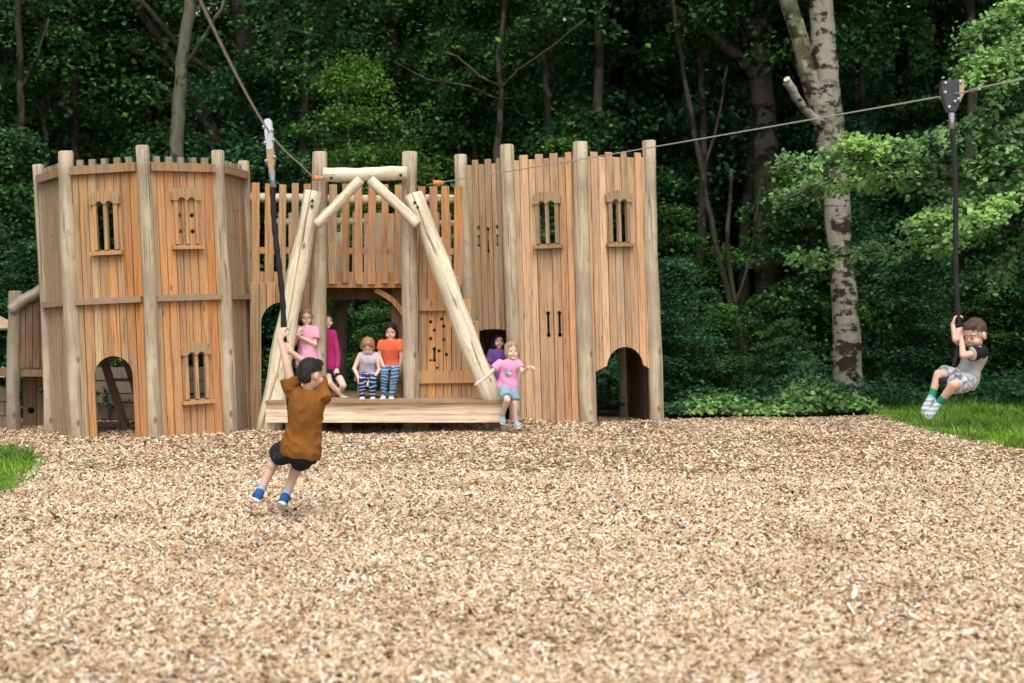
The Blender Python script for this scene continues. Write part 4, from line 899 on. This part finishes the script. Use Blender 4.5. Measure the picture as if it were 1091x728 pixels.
def hexleaf(c, s, rng, tilt=.45, drop=None):
    n = len(c); th = rng.random(n)*2*np.pi
    u = np.stack([np.cos(th), np.sin(th), rng.normal(-.35, tilt, n)], 1)
    if drop is not None: u = u+drop
    u = unit(u); nn = unit(np.stack([rng.normal(0, tilt, n), rng.normal(-.25, tilt, n), np.ones(n)], 1)); w = unit(np.cross(nn, u))
    s = (s*rng.uniform(.6, 1.25, n))[:, None]
    return np.stack([c-u*s*.5, c+w*s*.34-u*s*.22, c+w*s*.36+u*s*.12, c+u*s*.55, c-w*s*.36+u*s*.12, c-w*s*.34-u*s*.22], 1).reshape(-1, 3)
def crown_pts(rng, rx, ry, z0, z1, ncl, per, cr, flat=.28, shell=.55):
    """leaf points in flattened clumps spread through an uneven crown"""
    out = []; drops = []; cen = []
    for i in range(ncl):
        a = rng.random()*2*np.pi; q = rng.random()**.6; q = shell*q+(1-shell)*rng.random(); t = rng.random()
        prof = (math.sin(math.pi*min(1, .18+.82*t))**.6)*(.8+.35*math.sin(a*3+i*.01+rx))
        c = np.array([math.cos(a)*rx*q*prof, math.sin(a)*ry*q*prof, z0+(z1-z0)*t]); r = cr*rng.uniform(.55, 1.35); cen.append(c)
        m = int(per*rng.uniform(.6, 1.4)*(r/cr)**1.5)
        b = rng.random(m)*2*np.pi; d = np.sqrt(rng.random(m))*r*(1+.35*np.sin(b*3+i)); x = np.cos(b)*d; y = np.sin(b)*d
        z = rng.normal(0, r*flat*.45, m)-.25*d*d/r+.08*r*np.sin(x*5)
        out.append(c+np.stack([x, y, z], 1)); drops.append(np.stack([np.cos(b)*.5, np.sin(b)*.5, np.full(m, -.25)], 1))
    return np.concatenate(out), np.concatenate(drops), cen
def curve(a, b, sag, n=6, rng=None, w=.1):
    a = np.array(a); b = np.array(b); o = []
    for k in range(n+1):
        t = k/n; p = a*(1-t)+b*t; p[2] += sag*math.sin(math.pi*t); 
        if rng is not None and 0 < k < n: p = p+rng.normal(0, w*.5, 3)
        o.append(tuple(p))
    return o
CROWNS = {}
def crown_var(key, mat, seed, rx, ry, z0, z1, ncl, per, cr, size, flat=.28, hexa=False, tilt=.55):
    rng = np.random.default_rng(seed); c, d, cen = crown_pts(rng, rx, ry, z0, z1, ncl, per, cr, flat)
    V = hexleaf(c, size, rng, tilt*.8, d) if hexa else leafquads(c, size, rng, tilt, d)
    me = npmesh('crown', V, 0, 6 if hexa else 4)
    mb = MB(); H = z1
    tr = [(.12*math.sin(k*1.1+seed), .12*math.cos(k*.8+seed), H*.92*k/9-.2) for k in range(10)]
    CROWNS[key] = (me, M[mat], cen, tr); return me
def trunk_mesh(cen, tr, r0, seed, nl=9, lr=.35):
    rng = np.random.default_rng(seed); mb = MB(); n = len(tr)
    mb.tube(tr, [r0*(1.35 if k == 0 else 1)*(1-.8*k/(n-1)) for k in range(n)], 12, jit=.25, seed=seed)
    idx = rng.permutation(len(cen))[:nl]
    for i in idx:
        c = cen[i]; zz = max(tr[1][2], min(c[2]-.35*math.hypot(c[0], c[1])-.2, tr[-2][2])); k = min(range(n), key=lambda q: abs(tr[q][2]-zz))
        rb = r0*(1-.8*k/(n-1))*lr*1.4
        mb.tube(curve(tr[k], c, .2, 7, rng, .08), [rb*(1-.8*q/7)+.004 for q in range(8)], 6)
    return mb.mesh('trunk')
# variants
crown_var('bigA', 'leaf_dark', 1, 3.4, 3.2, 3.2, 12.5, 190, 150, .75, .115)
crown_var('bigB', 'leaf_teal', 2, 3.0, 3.0, 2.2, 11.5, 190, 150, .72, .11)
crown_var('bigC', 'leaf_dark', 3, 2.7, 2.6, 4.2, 14, 180, 150, .75, .115)
crown_var('lowA', 'leaf_teal', 4, 2.1, 1.8, .5, 5.6, 100, 150, .58, .088, hexa=True)
crown_var('lowB', 'leaf_dark', 5, 1.9, 1.8, .4, 4.6, 100, 150, .52, .082, hexa=True)
crown_var('lowC', 'leaf_mid', 6, 1.6, 1.5, .3, 3.9, 85, 150, .48, .078, hexa=True)
crown_var('lowM', 'leaf_mid', 15, 2.0, 1.8, 1.2, 6.2, 80, 150, .55, .085, hexa=True)
crown_var('slim', 'leaf_dark', 16, 1.6, 1.5, 6.4, 12.5, 70, 120, .7, .11)
crown_var('lime', 'leaf_lime', 7, 1.7, 1.3, 2.0, 5.9, 62, 170, .46, .062, flat=.30)
TRUNKS = {k: trunk_mesh(v[2], v[3], {'b': .20, 'l': .075, 's': .105}[k[0]], 100+i, 16 if k[0] == 'b' else 12) for i, (k, v) in enumerate(CROWNS.items())}
NTREE = [0]
PROTO = {}
def tree(kind, x, y, s, rot, label, group, cat='tree', name='broadleaf_tree', bark='bark_dark', sz=None):
    key = (kind, bark)
    if key not in PROTO:
        e = empty(name, (0, 0, 0)); me, mt, _, _ = CROWNS[kind]; tm = TRUNKS[kind].copy() if TRUNKS[kind].users else TRUNKS[kind]
        link('crown', me.copy() if me.users else me, mt, e); link('trunk', tm, M[bark], e, smooth=True); PROTO[key] = e; o = e
    else: o = copy_tree(PROTO[key])
    o.name = name; o.location = (x, y, float(gh(x, y))-.05); o.rotation_euler = (0, 0, rot); o.scale = (s, s, sz or s)
    return tag(o, label, cat, group)
rnd = random.Random(11)
# deep wood: rows of tall trees, staggered
LG = 'dark broadleaf tree crowded among others deep in the wood behind the castle'
GG = 'tall trees filling the wood behind the playground'
for row, (yy, step, xr) in enumerate(((30, 4.0, 13), (35, 4.2, 16), (41, 4.4, 19), (47, 4.6, 22))):
    x = -xr+rnd.uniform(0, 2)
    while x < xr:
        k = rnd.choice(['bigA', 'bigB', 'bigC', 'bigB'] if row else ['bigA', 'bigC', 'bigB'])
        tree(k, x, yy+rnd.uniform(-1.6, 1.6), rnd.uniform(.85, 1.2)*(1+.1*row), rnd.uniform(0, 6.28), LG, GG); x += step*rnd.uniform(.75, 1.25)
# understory: low leafy trees behind the edge
LU = 'low leafy understorey tree between the trunks behind the playground edge'
GU = 'understorey trees along the edge of the wood'
for row, (yy, step, xr, ks) in enumerate(((24.8, 3.3, 10.5, ['lowA', 'lowB', 'lowC']), (27.4, 3.2, 12, ['lowA', 'lowB', 'lowM']), (32, 3.0, 14, ['lowA', 'lowM']), (38, 3.2, 17, ['lowA', 'lowB']))):
    x = -xr+rnd.uniform(0, 2)
    while x < xr:
        tree(rnd.choice(ks), x, yy+rnd.uniform(-.7, .7), rnd.uniform(.8, 1.25), rnd.uniform(0, 6.28), LU, GU, bark='bark_thin'); x += step*rnd.uniform(.75, 1.3)
rs = random.Random(77)
for i in range(20):
    tree('slim', -9.5+19*(i+.5)/20+rs.uniform(-.4, .4), rs.uniform(24.3, 31), rs.uniform(.8, 1.25), rs.uniform(0, 6.28), 'slim bare-stemmed tree standing in the shade of the wood', 'slim trunks in the wood', bark='bark_dark' if i % 3 else 'bark_thin', name='slender_tree')
# trees at the sides of the clearing
for x, y, k, s, lb in ((-13.5, 22, 'bigB', 1.1, 'tall tree at the left side of the clearing'), (13.8, 20, 'bigA', 1.1, 'tall tree at the right side of the clearing'), (-11, 26, 'bigA', 1, 'broad dark tree behind the left corner of the clearing'), (12.5, 26, 'bigC', 1, 'dark tree behind the right corner of the clearing')):
    tree(k, x, y, s, x, lb, None)
# edge shrubs, each its own
sx = [(-9.2, 23.2, .75, 'lowB'), (-7.7, 22.9, .62, 'lowA'), (-6.3, 23.4, .6, 'lowC'), (-3.0, 22.9, .62, 'lowC'), (-1.9, 22.4, .62, 'lowC'), (-1.2, 23.6, .78, 'lowC'), (.2, 23.4, .7, 'lowB'), (2.6, 22.9, .55, 'lowA'), (3.5, 23.6, .55, 'lowC'), (4.4, 22.9, .40, 'lowB'), (6.7, 23.3, .6, 'lowA'), (7.9, 23.6, .6, 'lowB'), (9.2, 22.6, .7, 'lowA'), (5.6, 25.0, .8, 'lowA'), (2.9, 25.3, .70, 'lowM')]
lbl = ['shrub at the far left edge of the wood', 'bluish shrub behind the far left ramp', 'shrub behind the left castle tower', 'mid green bush seen through the opening left of the two seated girls', 'mid green bush seen through the castle opening behind the seated girls', 'taller bush behind the right half of the castle bridge', 'dark shrub behind the right castle tower', 'low bluish bush just right of the right castle tower', 'dark bush between the right castle tower and the pale tree', 'low bush left of the foot of the pale patched tree', 'bush right of the foot of the pale patched tree', 'dark bush behind the boy on the right rope', 'bush at the right edge behind the grass', 'taller bluish bush behind the pale patched tree', 'taller bluish bush behind the thin leaning trunk']
for (x, y, s, k), lb in zip(sx, lbl): tree(k, x, y, s, x*3, lb, None, 'shrub', 'leafy_shrub', 'bark_thin', sz=s*.8)
tree('lime', PX(372, 23.5), 23.5, 1.0, 1, 'yellow-green small-leaved tree rising behind the log frame', None, bark='bark_thin')
tree('lime', PX(350, 25.5), 25.5, .8, 3, 'smaller yellow-green tree behind the castle bridge, half hidden', None, bark='bark_thin')
# specific trunks ------------------------------------------------------
def trunk_tree(label, paths, bark, Y, crown=None, name='woodland_tree', n=16, seed=1, cs=1.0):
    """paths: list of [(px, py, width in px)...]"""
    b = P(paths[0][0][0], paths[0][0][1], Y); b.z = 0
    e = empty(name, b, label, 'tree'); mb = MB()
    for j, p in enumerate(paths):
        pts = []; rr = []
        for i in range(len(p)-1):
            for q in range(4):
                t = q/4; yy = Y+(p[i][3] if len(p[i]) > 3 else 0)*(1-t)+(p[i+1][3] if len(p[i+1]) > 3 else 0)*t
                pts.append(P(p[i][0]*(1-t)+p[i+1][0]*t, p[i][1]*(1-t)+p[i+1][1]*t, yy)+Vector((.012*math.sin(i*3+q*1.7+seed), 0, 0)))
                rr.append((p[i][2]*(1-t)+p[i+1][2]*t)*Y/F/2)
        yy = Y+(p[-1][3] if len(p[-1]) > 3 else 0); pts.append(P(p[-1][0], p[-1][1], yy)); rr.append(p[-1][2]*Y/F/2)
        mb.tube(pts, rr, n, jit=.16, seed=seed+j)
    mb.build('trunk', M[bark], e, Matrix.Identity(4), True)
    if crown:
        me, mt, _, _ = CROWNS[crown]; top = P(paths[0][-1][0], 0, Y)
        c = link('crown', me.copy(), mt, e, Matrix.Translation((top.x, Y+.6, 4.2)) @ Matrix.Scale(cs, 4))
    return e
bt = trunk_tree('pale grey tree with dark patches, forked trunk and a cut stub, right of the castle', [[(905, 450, 42), (906, 425, 36), (903, 395, 32), (900, 330, 28), (895, 260, 26), (889, 190, 27), (884, 130, 29), (880, 85, 25), (877, 30, 25), (873, -40, 24), (868, -200, 20), (865, -330, 14)],
    [(887, 170, 22), (876, 122, 22), (862, 80, 19), (850, 35, 18), (840, 0, 18), (828, -60, 17), (820, -220, 14)], [(884, 140, 14, -.05), (864, 124, 10, -.15), (850, 106, 9, -.3), (838, 87, 9, -.4)],
    [(873, -20, 9), (900, -60, 7, -.4), (960, -120, 4, -.8)], [(905, 440, 26, -.1), (925, 452, 12, -.5)], [(903, 440, 26, -.1), (880, 453, 12, -.4)]], 'bark_birch', 23.2, None, 'pale_barked_tree', 22, 4)
me, mt, _, _ = CROWNS['bigC']; link('crown', me, mt, bt, Matrix.Translation((5.2, 24.5, 3.9)))
q = P(838.5, 85, 22.75); MB().tube([q, q+Vector((-.012, -.01, .012))], [.056, .052], 14).build('cut_end', M['log_pale'], bt)
trunk_tree('tall dark-patched trunk with a limb reaching left, between right castle tower and pale tree', [[(822, 440, 34), (820, 380, 30), (818, 300, 28), (817, 210, 27), (815, 130, 26), (810, 70, 24), (805, 0, 22), (800, -120, 18)], [(811, 88, 16), (785, 58, 13, -.2), (745, 28, 10, -.4), (700, -4, 9, -.6), (640, -60, 6, -.8)], [(807, 70, 10), (790, 30, 8, .2), (770, 0, 7, .4), (750, -40, 5, .5)]], 'bark_patch', 26, None, seed=7)
trunk_tree('slim mossy pale-green trunk rising behind the left castle tower', [[(186, 440, 20), (187, 250, 17), (188, 165, 15), (190, 110, 14), (196, 50, 13), (204, 0, 13), (212, -120, 10)], [(192, 80, 6), (214, 45, 5, -.2), (236, 10, 4, -.4), (250, -30, 3, -.5)]], 'bark_green', 24, None, seed=9)
trunk_tree('dark forked trunk left of the yellow-green tree', [[(284, 440, 30), (282, 200, 26), (280, 160, 25), (270, 100, 22), (260, 40, 18), (252, -10, 16), (248, -120, 12)], [(281, 130, 18), (294, 75, 17, .1), (303, 30, 16, .2), (310, -40, 14, .3)], [(272, 105, 10), (240, 85, 8, -.2), (200, 60, 7, -.3), (150, 0, 5, -.3)]], 'bark_dark', 26.2, None, seed=10)
trunk_tree('dark trunk leaning left behind the left castle tower', [[(250, 430, 22), (240, 200, 18), (232, 160, 17), (212, 112, 14), (196, 80, 12), (160, 30, 10), (130, -20, 8)], [(200, 86, 8), (165, 62, 6), (120, 50, 5), (90, 20, 4)]], 'bark_dark', 27.4, None, seed=11)
trunk_tree('thin grey-brown trunk at the far left of the wood', [[(22, 440, 10), (21, 200, 8.5), (22, 90, 7.5), (18, 0, 7), (14, -100, 5)], [(20, 100, 4), (40, 60, 3), (52, 20, 2.5)]], 'bark_thin', 25.4, None, seed=12)
trunk_tree('thinner dark stem at the far left edge of the wood', [[(6, 440, 7), (5, 200, 6), (7, 90, 5), (4, 0, 4)]], 'bark_thin', 26.6, None, seed=13)
trunk_tree('slim bare-branched trunk above the right part of the castle bridge', [[(532, 440, 9), (530, 160, 7.5), (534, 100, 6.5), (531, 60, 5), (536, 20, 5), (540, -40, 4)], [(533, 95, 3), (552, 75, 2.6, -.2), (590, 48, 2.2, -.4), (625, 20, 2, -.5)], [(532, 92, 3.5), (512, 82, 3), (486, 60, 2.5), (470, 55, 2)], [(534, 108, 3), (500, 92, 2.4), (455, 85, 2), (420, 66, 1.6)]], 'bark_thin', 24.3, None, seed=14, n=10)
trunk_tree('thin trunk leaning right behind the right castle tower', [[(806, 425, 7), (795, 380, 7), (772, 300, 6.5), (752, 210, 6), (736, 120, 5.5), (722, 40, 5), (712, -30, 4)], [(748, 190, 3.5), (765, 130, 3), (775, 70, 2.5)]], 'bark_thin', 24.9, None, seed=15, n=10)
trunk_tree('thin forked stem right of the right castle tower', [[(792, 430, 6), (786, 350, 5.5), (775, 260, 5), (779, 180, 4)], [(783, 330, 3.4), (800, 270, 3), (812, 190, 2.5)]], 'bark_thin', 24.1, None, seed=16, n=10)
trunk_tree('broad dark trunk behind the right rope', [[(1012, 440, 46), (1012, 300, 40), (1014, 120, 36), (1012, 0, 34), (1010, -120, 28)], [(1013, 60, 16), (1040, 25, 13, -.2), (1075, -20, 10, -.4)]], 'bark_dark', 29.5, None, seed=17)
trunk_tree('dark straight trunk left of the broad dark trunk on the right', [[(958, 440, 20), (960, 250, 17), (962, 100, 15), (958, 0, 14), (955, -100, 12)]], 'bark_dark', 31, None, seed=18)
trunk_tree('dark trunk in the wood above the middle of the castle bridge', [[(668, 440, 16), (672, 250, 14), (670, 100, 12), (676, 0, 11), (680, -100, 9)], [(671, 110, 5), (700, 60, 4), (720, 10, 3)]], 'bark_dark', 28.5, None, seed=19)
trunk_tree('dark trunk behind the gap left of the left castle tower', [[(60, 440, 13), (62, 220, 11), (58, 100, 10), (66, 0, 9)], [(60, 130, 5), (85, 80, 4), (110, 30, 3)]], 'bark_patch', 28.2, None, seed=20)
trunk_tree('dark trunk above the left half of the castle bridge', [[(418, 440, 15), (420, 220, 13), (425, 110, 11), (415, 0, 10)], [(423, 110, 5), (450, 60, 4), (480, 0, 3)]], 'bark_dark', 28.8, None, seed=21)
# overhanging sprays on the right --------------------------------------
def sprays(name, label, limbs, Y0, mat, size, seed, bark):
    rng = np.random.default_rng(seed); b = Vector((9.9, Y0, 0)); e = empty(name, b, label, 'tree')
    mb = MB(); mb.tube([(9.9, Y0, -.2), (9.95, Y0, 1.5), (9.8, Y0+.05, 3.2), (9.9, Y0, 5.2), (9.7, Y0+.1, 8)], [.22, .18, .16, .13, .05], 12, jit=.2, seed=3)
    pts = []; dr = []
    for (path, spread, dens) in limbs:
        C = [np.array(P(px, py, Y0+dy)) for px, py, dy in path]; C = [np.array((9.85, Y0, C[0][2]-.5))]+C
        n = len(C); pp = []
        for i in range(n-1):
            for k in range(5): pp.append(C[i]*(1-k/5)+C[i+1]*k/5)
        pp.append(C[-1]); L = len(pp)
        mb.tube([tuple(p) for p in pp], [.035*(1-.85*k/(L-1))+.003 for k in range(L)], 6)
        for k in range(3, L):
            for s in range(max(1, int(dens*.72))):
                # side twig in a flat plane, drooping
                base = pp[k]+rng.normal(0, .04, 3); dirm = pp[k]-pp[k-1]; dirm = dirm/np.linalg.norm(dirm)
                side = rng.choice([-1, 1]); a = rng.uniform(.4, 1.2)*side
                d = np.array([dirm[0]*math.cos(a)-dirm[1]*math.sin(a), dirm[0]*math.sin(a)+dirm[1]*math.cos(a), -.12+rng.normal(0, .12)])
                l = spread*rng.uniform(.45, 1.1)*(1-.55*k/L); m = max(6, int(l*44)); tt = (np.arange(m)+.5)/m
                q = base+d*l*tt[:, None]; q[:, 2] -= .28*(tt*l)**2+rng.normal(0, .03, m); q += rng.normal(0, .05, (m, 3))
                pts.append(q); dr.append(np.tile(np.array([d[0]*.8, d[1]*.8, -.55]), (m, 1)))
                mb.tube([tuple(base), tuple(base+d*l*.5-np.array([0, 0, .07*l*l])), tuple(base+d*l-np.array([0, 0, .28*l*l]))], [.007, .005, .002], 4)
    c = np.concatenate(pts); d = np.concatenate(dr)
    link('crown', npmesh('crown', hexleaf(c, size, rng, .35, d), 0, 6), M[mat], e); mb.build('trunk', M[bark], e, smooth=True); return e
sprays('overhanging_tree', 'tree at the right edge whose front-lit light green branches hang in front of the pale trunk',
   [([(1060, 175, 0), (980, 172, -.3), (900, 176, -.6), (838, 172, -.8)], .75, 8), ([(1050, 192, .3), (960, 190, .1), (880, 196, 0), (835, 214, 0)], .7, 8),
    ([(1060, 118, 0), (1010, 150, -.4), (950, 160, -.7), (905, 150, -.9)], .8, 8),
    ([(1060, 205, 0), (1010, 228, -.3), (975, 240, -.5)], .6, 10), ([(1080, 215, -.5), (1045, 235, -.8), (1010, 262, -.9)], .55, 9),
    ([(1060, 240, .8), (980, 262, .7), (900, 272, .5), (852, 276, .4)], .6, 6), ([(1100, 70, 0), (1060, 60, -.3), (1035, 85, -.5)], .9, 13), ([(1110, 30, 0), (1085, 60, -.3), (1060, 110, -.5)], .9, 12),
    ([(1120, 120, 0), (1085, 140, -.2), (1060, 170, -.4)], .85, 13), ([(1130, 190, 0), (1090, 200, -.2), (1062, 225, -.4)], .8, 12), ([(1120, 0, .2), (1080, 10, .2), (1040, 40, .1)], .9, 9),
    ([(1130, 260, .4), (1090, 270, .4), (1065, 300, .3)], .6, 8)], 19.6, 'leaf_bright', .078, 5, 'bark_thin')
# ground cover ---------------------------------------------------------
rng = np.random.default_rng(31)
def cover(name, label, n, x0, x1, y0, y1, hmin, hmax, size, mat, seed):
    rng = np.random.default_rng(seed); ncl = n//45; cxs = rng.uniform(x0, x1, ncl); cys = rng.uniform(y0, y1, ncl)
    hh = rng.uniform(hmin, hmax, ncl)*(.75+.4*np.sin(cxs*1.7)+.35*np.sin(cxs*4.3+1)); hh = np.maximum(hh, .12)
    c = []
    for i in range(ncl):
        m = 45; r = rng.uniform(.15, .4); a = rng.random(m)*2*np.pi; d = np.sqrt(rng.random(m))*r
        z = hh[i]*(1-.5*(d/r)**2)*rng.uniform(.55, 1.05, m)
        c.append(np.stack([cxs[i]+np.cos(a)*d, cys[i]+np.sin(a)*d, gh(cxs[i], cys[i])+z], 1))
    c = np.concatenate(c); return tag(link(name, npmesh(name, hexleaf(c, size, rng, .5), 0, 6), M[mat]), label, 'undergrowth', kind='stuff')
cover('undergrowth', 'low leafy bramble and nettle undergrowth along the edge of the wood', 80000, -12, 12, 20.85, 24, .14, .75, .07, 'leaf_teal', 1)
cover('undergrowth', 'dark ivy ground cover on the wood floor', 70000, -14, 14, 22.6, 32, .2, .75, .10, 'leaf_teal', 2)
cover('undergrowth', 'fresh green low weeds right of the castle', 9000, 2.7, 5.1, 20.6, 21.7, .15, .45, .075, 'leaf_bright', 3)
# far wood that reads as one mass
n = 150000; x = rng.uniform(-32, 32, n); z = rng.uniform(0, 12.6, n)**1.0; y = 53+rng.normal(0, 1.6, n)+2*np.sin(x*.5)
k = rng.random(n) < (.55+.45*np.sin(x*.9+z*.7)*np.sin(z*1.1-x*.3)+.5*(z < 7)); c = np.stack([x, y, z], 1)[k]
tag(link('distant_woodland', npmesh('distant_woodland', leafquads(c, .42, rng, .8), 0, 4), M['leaf_dark']), 'distant mass of dark woodland foliage behind all the trees', 'woodland', kind='stuff')
# ---------------------------------------------------------------- light and camera
w = bpy.data.worlds.new('World'); SC.world = w; w.use_nodes = True; nt = w.node_tree; nt.nodes.clear()
EL, AZ = 58, 176   # degrees; azimuth the light comes from, clockwise from +Y
sky = nt.nodes.new('ShaderNodeTexSky'); sky.sky_type = 'NISHITA'; sky.sun_disc = False; sky.sun_elevation = R(EL); sky.sun_rotation = R(AZ); sky.air_density = 1.0; sky.dust_density = 3.5; sky.ozone_density = 1.0
hs = nt.nodes.new('ShaderNodeHueSaturation'); hs.inputs['Saturation'].default_value = .35
bg = nt.nodes.new('ShaderNodeBackground'); bg.inputs[1].default_value = .15
o = nt.nodes.new('ShaderNodeOutputWorld'); nt.links.new(sky.outputs[0], hs.inputs['Color']); nt.links.new(hs.outputs[0], bg.inputs[0]); nt.links.new(bg.outputs[0], o.inputs[0])
sl = bpy.data.lights.new('sun', 'SUN'); sl.energy = 1.4; sl.angle = R(48); sl.color = (1, .95, .87)
so = bpy.data.objects.new('sun', sl); COL.objects.link(so)
d = Vector((math.sin(R(AZ))*math.cos(R(EL)), math.cos(R(AZ))*math.cos(R(EL)), math.sin(R(EL)))); so.rotation_euler = (-d).to_track_quat('-Z', 'Y').to_euler(); so.location = (0, -10, 20)
cam = bpy.data.cameras.new('camera'); co = bpy.data.objects.new('camera', cam); COL.objects.link(co)
co.location = (0, 0, CAMZ); co.rotation_euler = (R(90), 0, 0); cam.sensor_width = 36; cam.lens = 36*F/1091; cam.shift_y = -27/1091
cam.clip_start = .05; cam.clip_end = 600; cam.dof.use_dof = True; cam.dof.focus_distance = 14.2; cam.dof.aperture_fstop = 1.95
SC.camera = co
vs = SC.view_settings; vs.view_transform = 'Standard'; vs.look = 'None'; vs.gamma = 1; vs.exposure = EXPO; vs.use_curve_mapping = False
SC.cycles.max_bounces = 6; SC.cycles.diffuse_bounces = 3; SC.cycles.transmission_bounces = 3
